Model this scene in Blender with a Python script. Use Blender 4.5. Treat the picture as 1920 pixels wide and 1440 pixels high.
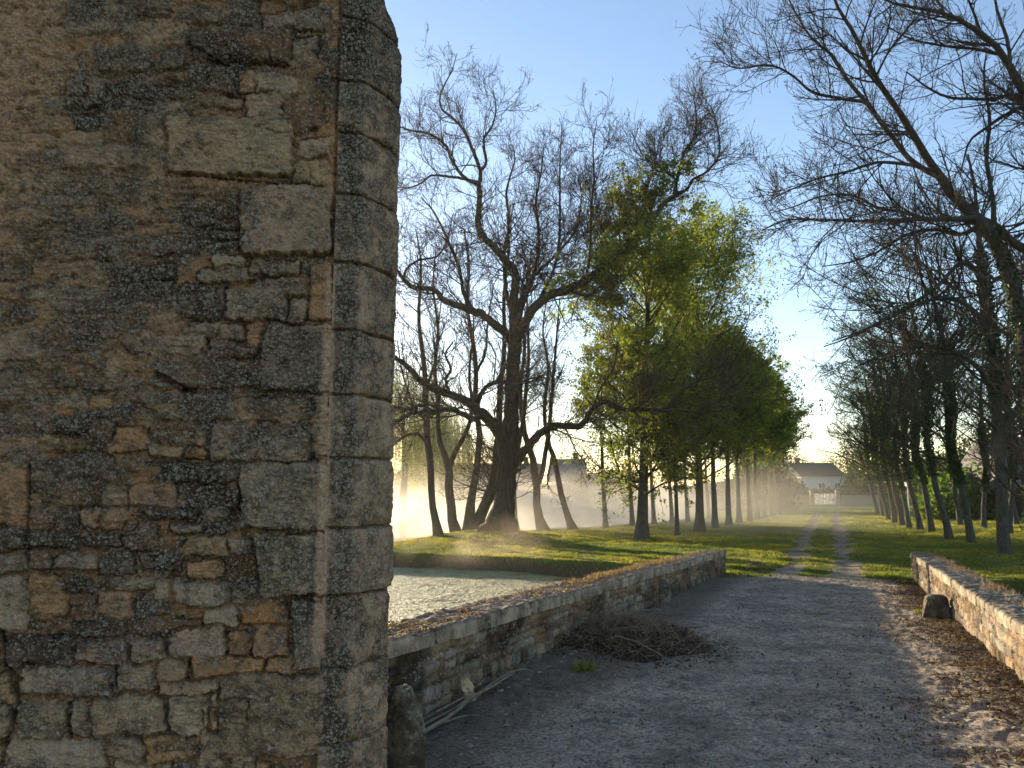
import bpy, math, numpy as np
from mathutils import Vector
for o in list(bpy.data.objects): bpy.data.objects.remove(o)
R = math.radians
scn = bpy.context.scene
# ------------------------------------------------------------------ camera
F, CX, CY, HZ, CZ = 1450.0, 960.0, 720.0, 922.0, 1.6     # focal px, centre, horizon row, eye height
PITCH = math.atan((HZ-CY)/F)
cd = bpy.data.cameras.new("camera"); cam = bpy.data.objects.new("camera", cd); scn.collection.objects.link(cam)
cd.sensor_width = 36; cd.lens = 36*F/1920; cd.clip_end = 3000; cd.clip_start = 0.05
cam.location = (0, 0, CZ); cam.rotation_euler = (R(90)+PITCH, 0, 0)
scn.camera = cam
scn.render.resolution_x, scn.render.resolution_y = 1024, 768
# ------------------------------------------------------------------ light
SUN_EL, SUN_AZ = R(6.8), R(-28)          # azimuth from +Y, clockwise positive
w = bpy.data.worlds.new("World"); scn.world = w; w.use_nodes = True
nt = w.node_tree; nt.nodes.clear()
sky = nt.nodes.new('ShaderNodeTexSky'); sky.sky_type = 'NISHITA'; sky.sun_disc = False
sky.sun_elevation = SUN_EL; sky.sun_rotation = SUN_AZ; sky.air_density = 1.0; sky.dust_density = 0.25; sky.ozone_density = 2.0
bg = nt.nodes.new('ShaderNodeBackground'); bg.inputs[1].default_value = 0.14
wo = nt.nodes.new('ShaderNodeOutputWorld')
mxs = nt.nodes.new('ShaderNodeMix'); mxs.data_type = 'RGBA'; mxs.blend_type = 'MULTIPLY'; mxs.inputs[0].default_value = 1; mxs.inputs[7].default_value = (1.08, .965, .98, 1)
nt.links.new(sky.outputs[0], mxs.inputs[6]); nt.links.new(mxs.outputs[2], bg.inputs[0]); nt.links.new(bg.outputs[0], wo.inputs[0])
sl = bpy.data.lights.new("sun", 'SUN'); sl.energy = 5.0; sl.angle = R(0.5); sl.color = (1, 0.82, 0.57)
sun = bpy.data.objects.new("sun", sl); scn.collection.objects.link(sun)
sdir = Vector((math.sin(SUN_AZ)*math.cos(SUN_EL), math.cos(SUN_AZ)*math.cos(SUN_EL), math.sin(SUN_EL)))
sun.rotation_euler = sdir.to_track_quat('Z', 'Y').to_euler(); sun.location = (-20, 40, 30)
scn.view_settings.view_transform = 'Standard'; scn.view_settings.look = 'None'
scn.view_settings.exposure = 1.6; scn.view_settings.gamma = 1
scn.cycles.volume_step_rate = 3.0; scn.cycles.volume_max_steps = 128; scn.cycles.max_bounces = 8
scn.cycles.transparent_max_bounces = 12; scn.cycles.volume_bounces = 1

# ------------------------------------------------------------------ projection helpers (photo row/column -> metres)
cp, sp = math.cos(PITCH), math.sin(PITCH)
def ray(px, py):
    a, b = (px-CX)/F, (CY-py)/F
    return a, cp-b*sp, sp+b*cp
def P(px, py, Y):
    a, y, z = ray(px, py); k = Y/y
    return np.array([a*k, Y, CZ+z*k])
def G(px, py, z=-0.4):
    a, y, zz = ray(px, py); k = (z-CZ)/zz
    return np.array([a*k, y*k, z])
def proj(X, Y, Z):
    Zc = Z-CZ; d = Y*cp+Zc*sp; v = -Y*sp+Zc*cp
    return CX+F*X/d, CY-F*v/d

# ------------------------------------------------------------------ noise
def _h(ix, iy, seed):
    n = (ix.astype(np.int64)*374761393 + iy.astype(np.int64)*668265263 + seed*1442695041) & 0xffffffff
    n = ((n ^ (n >> 13))*1274126177) & 0xffffffff
    n = n ^ (n >> 16)
    return (n & 0xffffff)/float(0xffffff)
def vn(x, y, seed=0):
    x = np.asarray(x, float); y = np.asarray(y, float)
    ix = np.floor(x).astype(np.int64); iy = np.floor(y).astype(np.int64); fx = x-ix; fy = y-iy
    fx = fx*fx*fx*(fx*(fx*6-15)+10); fy = fy*fy*fy*(fy*(fy*6-15)+10)
    a = _h(ix, iy, seed); b = _h(ix+1, iy, seed); c = _h(ix, iy+1, seed); d = _h(ix+1, iy+1, seed)
    return (a+(b-a)*fx)*(1-fy)+(c+(d-c)*fx)*fy - 0.5
def fbm(x, y, o=4, seed=0, g=0.5):
    s = 0; a = 1
    for k in range(o):
        s = s + a*vn(x, y, seed+k*17); x = x*2.03+11.3; y = y*2.03+5.7; a *= g
    return s
def ss(a, b, x):
    t = np.clip((x-a)/(b-a), 0, 1); return t*t*(3-2*t)

# ------------------------------------------------------------------ object helpers
def link(o): scn.collection.objects.link(o); return o
def tag(o, label=None, cat=None, group=None, kind=None):
    if label: o['label'] = label
    if cat: o['category'] = cat
    if group: o['group'] = group
    if kind: o['kind'] = kind
    return o
def empty(name, loc=(0, 0, 0)):
    o = bpy.data.objects.new(name, None); o.location = tuple(float(v) for v in loc); o.empty_display_size = .2
    return link(o)
def mesh(name, V, faces, mat, parent=None, cols=None, smooth=True, attrs=None, loc=None):
    """faces: list of int arrays (n,3) or (n,4). cols: (nverts,3) colour attribute."""
    V = np.asarray(V, np.float32).reshape(-1, 3)
    if not isinstance(faces, (list, tuple)): faces = [faces]
    faces = [np.asarray(f, np.int32) for f in faces if len(f)]
    me = bpy.data.meshes.new(name)
    me.vertices.add(len(V)); me.vertices.foreach_set('co', V.ravel())
    idx = np.concatenate([f.ravel() for f in faces]); cnt = np.concatenate([np.full(len(f), f.shape[1], np.int32) for f in faces])
    st = np.concatenate([[0], np.cumsum(cnt)[:-1]]).astype(np.int32)
    me.loops.add(len(idx)); me.loops.foreach_set('vertex_index', idx)
    me.polygons.add(len(cnt)); me.polygons.foreach_set('loop_start', st)
    me.polygons.foreach_set('use_smooth', np.full(len(cnt), smooth, bool))
    me.update(calc_edges=True)
    if cols is not None:
        c = np.ones((len(V), 4), np.float32); c[:, :3] = np.asarray(cols).reshape(-1, 3)
        at = me.color_attributes.new('Col', 'FLOAT_COLOR', 'POINT'); at.data.foreach_set('color', c.ravel())
    if attrs:
        for k, a in attrs.items():
            at = me.attributes.new(k, 'FLOAT', 'POINT'); at.data.foreach_set('value', np.asarray(a, np.float32).ravel())
    if mat: me.materials.append(mat)
    o = bpy.data.objects.new(name, me); link(o)
    if parent: o.parent = parent
    if loc is not None: o.location = tuple(float(v) for v in loc)
    return o
def copy_tree(o, parent=None):
    c = o.copy(); link(c); c.parent = parent
    for ch in list(o.children): copy_tree(ch, c)
    return c
def grid_faces(n, m, off=0, keep=None):
    i = np.arange(n-1)[:, None]*m+np.arange(m-1)[None, :]
    f = np.stack([i, i+1, i+m+1, i+m], -1)
    if keep is not None: f = f[keep]
    return f.reshape(-1, 4)+off
def compact(V, faces, *arrs):
    u, inv = np.unique(faces, return_inverse=True)
    return (V[u], inv.reshape(faces.shape))+tuple(a[u] for a in arrs)
def box(x0, y0, z0, x1, y1, z1):
    V = np.array([(x, y, z) for z in (z0, z1) for (x, y) in ((x0, y0), (x1, y0), (x1, y1), (x0, y1))], float)
    Fc = np.array([(0, 3, 2, 1), (4, 5, 6, 7), (0, 1, 5, 4), (1, 2, 6, 5), (2, 3, 7, 6), (3, 0, 4, 7)])
    return V, Fc
def join(parts):
    Vs, Fs, n = [], [], 0
    for v, f in parts:
        Vs.append(v); Fs.append(np.asarray(f)+n); n += len(v)
    return np.concatenate(Vs), Fs
def place(VF, loc, rz):
    v, f = VF; c, s = math.cos(rz), math.sin(rz)
    return np.stack([v[:, 0]*c-v[:, 1]*s+loc[0], v[:, 0]*s+v[:, 1]*c+loc[1], v[:, 2]+loc[2]], 1), f

# ------------------------------------------------------------------ materials
class M:
    def __init__(s, name):
        s.m = bpy.data.materials.new(name); s.m.use_nodes = True; s.t = s.m.node_tree; s.t.nodes.clear()
        s.out = s.n('OutputMaterial'); s.tc = s.n('TexCoord')
    def n(s, t, **k):
        x = s.t.nodes.new('ShaderNode'+t)
        for a, v in k.items(): setattr(x, a, v)
        return x
    def l(s, a, b): s.t.links.new(a, b)
    def noise(s, sc, det=5, rough=.6, co=None, dist=0, dims=None):
        x = s.n('TexNoise'); x.inputs['Scale'].default_value = sc; x.inputs['Detail'].default_value = det
        x.inputs['Roughness'].default_value = rough; x.inputs['Distortion'].default_value = dist
        s.l(co or s.tc.outputs['Object'], x.inputs['Vector']); return x.outputs['Fac']
    def vor(s, sc, feat='F1', co=None, rnd=1):
        x = s.n('TexVoronoi', feature=feat); x.inputs['Scale'].default_value = sc; x.inputs['Randomness'].default_value = rnd
        s.l(co or s.tc.outputs['Object'], x.inputs['Vector']); return x
    def ramp(s, f, stops, interp='LINEAR'):
        x = s.n('ValToRGB'); e = x.color_ramp.elements; x.color_ramp.interpolation = interp
        while len(e) > 1: e.remove(e[-1])
        for i, (p, c) in enumerate(stops):
            if not hasattr(c, '__len__'): c = (c, c, c)
            el = e[0] if i == 0 else e.new(p)
            el.position = p; el.color = (*c, 1)
        s.l(f, x.inputs[0]); return x.outputs[0]
    def mix(s, f, a, b, mode='MIX'):
        x = s.n('Mix', data_type='RGBA', blend_type=mode)
        for v, i in ((f, 0), (a, 6), (b, 7)):
            if hasattr(v, 'links'): s.l(v, x.inputs[i])
            elif i == 0: x.inputs[0].default_value = v
            else: x.inputs[i].default_value = (*v, 1) if hasattr(v, '__len__') else (v, v, v, 1)
        return x.outputs[2]
    def math(s, op, a, b=0, c=0):
        x = s.n('Math', operation=op)
        for i, v in enumerate((a, b, c)):
            if hasattr(v, 'links'): s.l(v, x.inputs[i])
            else: x.inputs[i].default_value = v
        return x.outputs[0]
    def attr(s, name, out='Color'): return s.n('Attribute', attribute_name=name).outputs[out]
    def bump(s, h, strength=.5, dist=.02, nrm=None):
        x = s.n('Bump'); x.inputs['Strength'].default_value = strength; x.inputs['Distance'].default_value = dist
        s.l(h, x.inputs['Height'])
        if nrm: s.l(nrm, x.inputs['Normal'])
        return x.outputs[0]
    def pbr(s, col, rough=.9, nrm=None, spec=.2, metal=0):
        x = s.n('BsdfPrincipled')
        if hasattr(col, 'links'): s.l(col, x.inputs['Base Color'])
        else: x.inputs['Base Color'].default_value = (*col, 1)
        if hasattr(rough, 'links'): s.l(rough, x.inputs['Roughness'])
        else: x.inputs['Roughness'].default_value = rough
        x.inputs['Specular IOR Level'].default_value = spec; x.inputs['Metallic'].default_value = metal
        if nrm: s.l(nrm, x.inputs['Normal'])
        s.l(x.outputs[0], s.out.inputs[0]); return x.outputs[0]

def mat_masonry(name, lichen=1.0, scale=1.0, dark=.5):
    m = M(name); base = m.attr('Col'); st = m.attr('lich', 'Fac')
    n1 = m.noise(9*scale, 6, .65); n2 = m.noise(45*scale, 5, .7); n3 = m.noise(160*scale, 3, .7); n4 = m.noise(3.0*scale, 4, .6)
    c = m.mix(m.ramp(n2, [(.3, 0), (.7, 1)]), m.mix(1, base, (.62, .60, .60), 'MULTIPLY'), m.mix(1, base, (1.32, 1.30, 1.25), 'MULTIPLY'))
    c = m.mix(1, c, m.ramp(n3, [(.3, .62), (.7, 1.4)]), 'MULTIPLY')
    # black crust
    crust = m.math('MULTIPLY', m.ramp(m.math('ADD', m.math('MULTIPLY', n1, .5), m.math('MULTIPLY', n2, .5)), [(.47, 0), (.56, 1)]), m.ramp(st, [(.15, 0), (.8, dark+.35)]))
    c = m.mix(m.math('MULTIPLY', crust, .85), c, (.068, .052, .038))
    # pale lichen rosettes at two sizes
    wv = m.n('VectorMath', operation='MULTIPLY_ADD'); nzv = m.n('TexNoise'); nzv.inputs['Scale'].default_value = 60*scale; m.l(m.tc.outputs['Object'], nzv.inputs['Vector'])
    m.l(nzv.outputs['Color'], wv.inputs[0]); wv.inputs[1].default_value = (.012/scale,)*3; m.l(m.tc.outputs['Object'], wv.inputs[2])
    for sc, r0, sd, op in ((64*scale, .18, .55, .75), (120*scale, .16, .35, .7), (34*scale, .16, .85, .55)):
        v = m.vor(sc, co=wv.outputs[0]); d = v.outputs['Distance']
        ring = m.ramp(d, [(0, .35), (r0*.8, .3), (r0*1.5, 1), (r0*2.0, .85), (r0*2.3, 0)])
        pick = m.n('SeparateColor'); m.l(v.outputs['Color'], pick.inputs[0])
        pick2 = m.ramp(pick.outputs[1], [(0, (.24, .20, .14)), (.6, (.38, .33, .245)), (1, (.52, .46, .36))])
        on = m.math('GREATER_THAN', m.math('ADD', m.math('MULTIPLY', st, .75*lichen), m.math('SUBTRACT', n1, .5)), m.math('MULTIPLY_ADD', pick.outputs[0], .7, sd*.25))
        c = m.mix(m.math('MULTIPLY', m.math('MULTIPLY', ring, on), op), c, pick2)
    c = m.mix(m.ramp(m.noise(23*scale, 3, .5), [(.68, 0), (.74, .6)]), c, (.30, .22, .10))
    h = m.math('ADD', m.math('MULTIPLY', n2, .6), m.math('MULTIPLY', n3, .45))
    m.pbr(c, .95, m.bump(m.math('ADD', h, m.math('MULTIPLY', n1, .8)), 1, .022), .12); return m.m

def mat_bark(name, c1, c2, sc=1.0, moss=None, bump=.8):
    m = M(name)
    mp = m.n('Mapping'); mp.inputs['Scale'].default_value = (1, 1, .22); m.l(m.tc.outputs['Object'], mp.inputs[0])
    n = m.noise(14*sc, 6, .7, mp.outputs[0], .4); n2 = m.noise(2.2*sc, 4, .6)
    c = m.mix(m.ramp(n, [(.32, 0), (.68, 1)]), c1, c2)
    if moss: c = m.mix(m.ramp(n2, [(.5, 0), (.66, .75)]), c, moss)
    c = m.mix(m.ramp(m.noise(5*sc, 3, .7), [(.62, 0), (.70, .5)]), c, tuple(min(1, x*1.9) for x in c2))
    m.pbr(c, .95, m.bump(n, bump, .05), .1); return m.m
def mat_leaf(name, c1, c2, trans=.5, rough=.6, c3=None):
    m = M(name); t = m.attr('tint', 'Fac')
    st = [(0, c1), (.7, c2)]+([(1, c3)] if c3 else [])
    c = m.ramp(t, st)
    d = m.n('BsdfPrincipled'); m.l(c, d.inputs['Base Color']); d.inputs['Roughness'].default_value = rough; d.inputs['Specular IOR Level'].default_value = .25
    tr = m.n('BsdfTranslucent'); m.l(m.mix(1, c, (1.5, 1.45, .8), 'MULTIPLY'), tr.inputs[0])
    mx = m.n('MixShader'); mx.inputs[0].default_value = trans; m.l(d.outputs[0], mx.inputs[1]); m.l(tr.outputs[0], mx.inputs[2])
    m.l(mx.outputs[0], m.out.inputs[0]); return m.m
def mat_plain(name, col, rough=.8, var=.25, sc=6, spec=.2, bump=.2, metal=0):
    m = M(name); n = m.noise(sc, 5, .65)
    c = m.ramp(n, [(.3, tuple(x*(1-var) for x in col)), (.7, tuple(min(1, x*(1+var)) for x in col))])
    m.pbr(c, rough, m.bump(n, bump, .02), spec, metal); return m.m

MT = {}
MT['wall'] = mat_masonry('old_wall_stone', 1.05, 1.0)
MT['parapet'] = mat_masonry('parapet_stone', .75, .6, .35)
MT['bark_oak'] = mat_bark('oak_bark', (.032, .026, .019), (.090, .072, .052), 1.0, (.060, .066, .030))
MT['bark_pond'] = mat_bark('grey_bark', (.038, .032, .024), (.105, .088, .065), 1.4, (.065, .066, .034))
MT['bark_row'] = mat_bark('row_bark', (.034, .032, .026), (.105, .100, .084), 1.2, (.050, .066, .030))
MT['bark_ash'] = mat_bark('ash_bark', (.040, .034, .028), (.095, .080, .066), 1.2)
MT['twig'] = mat_plain('twig_bark', (.070, .055, .040), .9, .3, 3, .1, 0)
MT['leaf_spring'] = mat_leaf('spring_leaf', (.105, .150, .028), (.185, .220, .036), .62, .6, (.27, .27, .045))
MT['leaf_deep'] = mat_leaf('deep_leaf', (.045, .090, .020), (.095, .150, .026), .5)
MT['leaf_bush'] = mat_leaf('bush_leaf', (.020, .042, .012), (.050, .075, .020), .35, .6, (.10, .09, .03))
MT['ivy'] = mat_leaf('ivy_leaf', (.014, .036, .010), (.036, .075, .016), .3, .45)
MT['willow'] = mat_leaf('willow_leaf', (.19, .23, .08), (.30, .32, .12), .6)
MT['bud'] = mat_leaf('bud', (.05, .035, .02), (.11, .085, .03), .3)
MT['grass'] = mat_leaf('grass_blade', (.050, .092, .016), (.225, .225, .036), .60, .6, (.36, .31, .08))
MT['dry'] = mat_leaf('dry_leaf', (.040, .025, .015), (.095, .060, .034), .25, .8, (.20, .145, .085))
MT['dryplant'] = mat_leaf('dry_plant', (.07, .042, .028), (.17, .105, .06), .35, .8, (.36, .31, .22))

# ------------------------------------------------------------------ terrain shape
OX, OY = 2.0, 6.0
DX, DY = math.sin(R(22.9)), math.cos(R(22.9))
def SL(x, y):
    return (x-OX)*DX+(y-OY)*DY, (x-OX)*DY-(y-OY)*DX
def XY(s, l): return OX+s*DX+l*DY, OY+s*DY-l*DX
def zroad(s): return -0.3*np.clip((s+1.6)/14, 0, 1)-0.1*ss(12, 18, s)
WATER = -0.92
def lc(s): return -.15-.013*(s-15)
def bank_s(l):
    return np.interp(l, [-60, -16, -9.4, -4.9, -2.6, 0, 2.4, 3.6, 8, 40], [17.5, 17.0, 17.2, 15.6, 12.9, 12.5, 12.5, 14.9, 15.0, 14])
def pond_e(x):
    return np.interp(x, [-60, -8, -5, -2.7, 1.4, 4.4, 9.4, 14, 18, 24], [24, 29.6, 31.5, 37.0, 42.5, 45, 51, 61, 78, 112])
OAKX, OAKY = -.62, 35.0
def terrain(x, y):
    x = np.asarray(x, float); y = np.asarray(y, float)
    s, l = SL(x, y)
    lawn = -.4+.10*fbm(x*.18, y*.18, 3, 5)+.035*fbm(x*1.3, y*1.3, 3, 9)+.28*np.exp(-((x-OAKX)**2+(y-OAKY)**2)/7)-.10*np.exp(-((x-OAKX-1)**2+(y-27)**2)/14)
    rd = zroad(s)+.022*fbm(x*1.1, y*1.1, 3, 3)+.020*fbm(x*5, y*5, 3, 21)+.016*fbm(x*15, y*15, 3, 27)+.05*ss(1.2, 2.1, np.abs(l))*ss(13.5, 10, s)*(fbm(x*2, y*2, 3, 31)+.5)
    k = ss(12.0, 15.5, s)
    k = np.where(np.abs(l) > 2.6, 1, k); near = ss(0, -3, s)
    z = rd*(1-k)+lawn*k
    z = z*(1-near)+(0+.02*fbm(x*2, y*2, 3, 3))*near
    wob = .35*fbm(x*.5, y*.5, 3, 77)
    moat = np.minimum(np.minimum(bank_s(l)+wob-s, np.abs(l)-2.35), s+1.0)
    pond = np.minimum(np.minimum((y-pond_e(x)-wob*1.5)*.8, 103-y), 400)
    z = z+(-1.7-z)*ss(0, .55, moat)
    z = z+(-1.7-z)*ss(0, .9, pond)
    # wheel ruts beyond the bridge
    for q in (-.72, .72):
        z = z-.035*np.exp(-((l-lc(s)-q)/.3)**2)*ss(13, 17, s)
    z = z+1.5*ss(104, 112, y)*0
    return z
def dirtmask(x, y):
    s, l = SL(x, y)
    n = fbm(x*1.1, y*1.1, 4, 41)
    deck = ss(2.9, 2.5, np.abs(l))*ss(15.0, 12.6, s+1.8*n+.7*np.abs(l))*1.0
    trk = 0
    for q, wd in ((-.72, .22), (.70, .28)):
        trk = np.maximum(trk, ss(wd+.22, wd-.12, np.abs(l-lc(s)-q)+.55*n+.25*fbm(x*4, y*4, 3, 47))*ss(90, 60, s))
    return np.maximum(np.maximum(deck, trk*ss(8, 11, s)), ss(1.5, -1.5, s)*ss(4, 3, np.abs(l)))

# polar-spaced sheet: fine near the bridge, coarse to the horizon
rr = np.concatenate([np.exp(np.linspace(math.log(1.2), math.log(60), 800)), np.exp(np.linspace(math.log(60.6), math.log(1500), 110))])
aa = np.concatenate([np.linspace(-180, -52, 40)[:-1], np.linspace(-52, 58, 1000), np.linspace(58, 180, 40)[1:]])
RR, AA = np.meshgrid(rr, np.radians(aa), indexing='ij')
GX, GY = RR*np.sin(AA), RR*np.cos(AA)-.3
GZ = terrain(GX, GY); DM = dirtmask(GX, GY)
n_, m_ = GX.shape
fm = (DM[:-1, :-1]+DM[1:, 1:]+DM[1:, :-1]+DM[:-1, 1:])/4 > .5
GV = np.stack([GX, GY, GZ], -1).reshape(-1, 3)

m = M('grass_ground')
n1 = m.noise(.5, 5, .6); n2 = m.noise(9, 6, .7); n3 = m.noise(60, 3, .7)
c = m.ramp(n2, [(.25, (.028, .050, .012)), (.5, (.075, .115, .020)), (.78, (.16, .165, .035))])
c = m.mix(m.ramp(n1, [(.52, 0), (.68, .55)]), c, (.085, .075, .030))
geo = m.n('NewGeometry'); sep = m.n('SeparateXYZ'); m.l(geo.outputs['Position'], sep.inputs[0])
wet = m.ramp(m.math('ADD', sep.outputs[2], m.math('MULTIPLY', n2, .25)), [(0, 0), (1, 1)])
mr = m.n('MapRange'); mr.inputs[1].default_value = -.50; mr.inputs[2].default_value = -.68
m.l(m.math('ADD', sep.outputs[2], m.math('MULTIPLY_ADD', n2, .2, -.1)), mr.inputs[0])
c = m.mix(mr.outputs[0], c, m.ramp(n2, [(.3, (.040, .032, .018)), (.7, (.13, .10, .055))]))
m.pbr(c, .95, m.bump(m.math('ADD', n2, m.math('MULTIPLY', n3, .5)), 1, .06), .1)
MT['ground'] = m.m

m = M('dirt_road')
n1 = m.noise(1.3, 5, .65); n2 = m.noise(7, 7, .78, dist=.3); n3 = m.noise(40, 5, .75); n4 = m.noise(150, 2, .6)
mp = m.n('Mapping'); mp.inputs['Rotation'].default_value = (0, 0, R(10)); mp.inputs['Scale'].default_value = (1, 1.5, 1); m.l(m.tc.outputs['Object'], mp.inputs[0])
wv = m.n('VectorMath', operation='MULTIPLY_ADD'); nzv = m.n('TexNoise'); nzv.inputs['Scale'].default_value = 14; nzv.inputs['Detail'].default_value = 4; m.l(mp.outputs[0], nzv.inputs['Vector'])
m.l(nzv.outputs['Color'], wv.inputs[0]); wv.inputs[1].default_value = (.14,)*3; m.l(mp.outputs[0], wv.inputs[2])
v1 = m.vor(8, co=wv.outputs[0]); v2 = m.vor(24, co=wv.outputs[0])
c = m.ramp(n2, [(.30, (.15, .105, .068)), (.5, (.50, .375, .255)), (.70, (.74, .58, .415))])
c = m.mix(m.ramp(n3, [(.40, .85), (.52, 0)]), c, (.052, .046, .042))
peb = m.n('SeparateColor'); m.l(v1.outputs['Color'], peb.inputs[0])
pm = m.math('MULTIPLY', m.ramp(v1.outputs['Distance'], [(.30, 1), (.42, 0)]), m.math('GREATER_THAN', peb.outputs[0], .55))
c = m.mix(m.math('MULTIPLY', pm, .55), c, m.ramp(peb.outputs[1], [(0, (.12, .108, .096)), (1, (.30, .28, .25))]))
pe2 = m.n('SeparateColor'); m.l(v2.outputs['Color'], pe2.inputs[0])
pm2 = m.math('MULTIPLY', m.ramp(v2.outputs['Distance'], [(.25, 1), (.40, 0)]), m.math('GREATER_THAN', pe2.outputs[0], .62))
c = m.mix(m.math('MULTIPLY', pm2, .6), c, m.ramp(pe2.outputs[1], [(0, (.04, .036, .032)), (.5, (.12, .115, .11)), (1, (.36, .35, .33))]))
c = m.mix(1, c, m.ramp(n1, [(.32, .50), (.52, .95), (.66, 1.15)]), 'MULTIPLY')
edge = m.attr('edge', 'Fac')
soil = m.ramp(m.math('ADD', edge, m.math('MULTIPLY_ADD', n2, .9, -.45)), [(.35, 0), (.95, 1)])
c = m.mix(m.math('MULTIPLY', soil, .72), c, m.ramp(n3, [(.3, (.045, .032, .022)), (.7, (.17, .122, .080))]))
moss = m.ramp(m.math('ADD', m.attr('moss', 'Fac'), m.math('MULTIPLY_ADD', n3, .9, -.45)), [(.5, 0), (.68, 1)])
c = m.mix(moss, c, m.ramp(n3, [(.3, (.03, .05, .012)), (.7, (.11, .13, .025))]))
h = m.math('ADD', m.math('MULTIPLY', n2, .8), m.math('ADD', m.math('MULTIPLY', n3, .7), m.math('ADD', m.math('MULTIPLY', pm, .35), m.math('MULTIPLY', pm2, .2))))
m.pbr(c, .85, m.bump(h, 1, .035), .25)
MT['road'] = m.m

fk = grid_faces(n_, m_, keep=~fm); v, f = compact(GV, fk)
mesh('ground', v, f, MT['ground'])['kind'] = 'structure'
S_, L_ = SL(GX, GY)
edge = np.maximum(ss(1.05, 1.9, np.abs(L_)), 0)*ss(14, 12, S_)+.62*ss(12, 17, S_)+.55*np.exp(-((GX-1.2)**2/2+(GY-8.3)**2/1.6))
edge = edge+.30*np.exp(-((np.abs(L_-.1)-.85+.15*np.sin(S_*.5))/.22)**2)*ss(13, 10, S_)*(.5+fbm(GX*1.3, GY*1.3, 3, 401))
edge = np.where((L_ < 0) & (S_ < 3), np.maximum(edge, ss(-.6, -2.2, L_+.1*S_)*.75), edge)
moss = .75*np.exp(-(((GX-4.45)/.35)**2+((GY-11.6)/.16)**2))+.62*ss(10.2, 13.0, S_+.4*np.abs(L_))*ss(.1, .75, np.abs(np.abs(L_-lc(S_))-.72))+.35*ss(1.55, 1.9, L_)
fk = grid_faces(n_, m_, keep=fm); v, f, ed, mo = compact(GV, fk, edge.ravel(), moss.ravel())
mesh('road', v+np.array([0, 0, .004]), f, MT['road'], attrs={'edge': ed, 'moss': mo})['kind'] = 'structure'
del GV, RR, AA

# water with a skin of duckweed
m = M('weedy_water')
n1 = m.noise(1.1, 6, .75, dist=.6); n2 = m.noise(30, 4, .8); n3 = m.noise(.35, 3, .5)
geo = m.n('NewGeometry'); sep = m.n('SeparateXYZ'); m.l(geo.outputs['Position'], sep.inputs[0])
mr = m.n('MapRange'); mr.inputs[1].default_value = 29; mr.inputs[2].default_value = 45; m.l(sep.outputs[1], mr.inputs[0])
weed = m.math('SUBTRACT', 1.0, mr.outputs[0])
c = m.mix(m.ramp(m.math('ADD', m.math('MULTIPLY', n2, .6), m.math('MULTIPLY', m.noise(9, 5, .8), .4)), [(.42, 0), (.58, 1)]), (.15, .155, .055), (.62, .58, .26))
c = m.mix(m.ramp(n1, [(.35, .75), (.6, 0)]), c, (.035, .042, .022))
wm = m.math('MULTIPLY', weed, m.ramp(n1, [(.30, .55), (.5, 1)]))
c = m.mix(wm, (.025, .030, .022), c)
rg = m.math('MULTIPLY_ADD', wm, .36, .14)
n5 = m.noise(11, 5, .8)
bs = m.n('Bump'); bs.inputs['Distance'].default_value = .05; m.l(m.math('ADD', n2, m.math('MULTIPLY', n5, 1.6)), bs.inputs['Height']); m.l(m.math('MULTIPLY_ADD', wm, .95, .03), bs.inputs['Strength'])
m.pbr(c, rg, bs.outputs[0], .20)
MT['water'] = m.m
xs = np.concatenate([np.linspace(-160, -9, 40)[:-1], np.arange(-9, 5.5, .032), np.linspace(5.6, 90, 40)]); ys = np.concatenate([np.linspace(-4, 7.5, 8)[:-1], 7.5*np.exp(np.arange(0, math.log(31/7.5), .0026)), np.linspace(31.5, 112, 40)])
xx, yy = np.meshgrid(xs, ys, indexing='ij'); wz = (.010*fbm(xx*3.5, yy*3.5, 3, 701)+.017*np.maximum(fbm(xx*17, yy*13, 3, 703, .75), -.1))*ss(33, 28, yy)*ss(-12, -8, xx)*ss(7, 5, xx)
mesh('water', np.stack([xx, yy, WATER+wz], -1).reshape(-1, 3), grid_faces(*xx.shape), MT['water'])['kind'] = 'structure'

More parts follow.
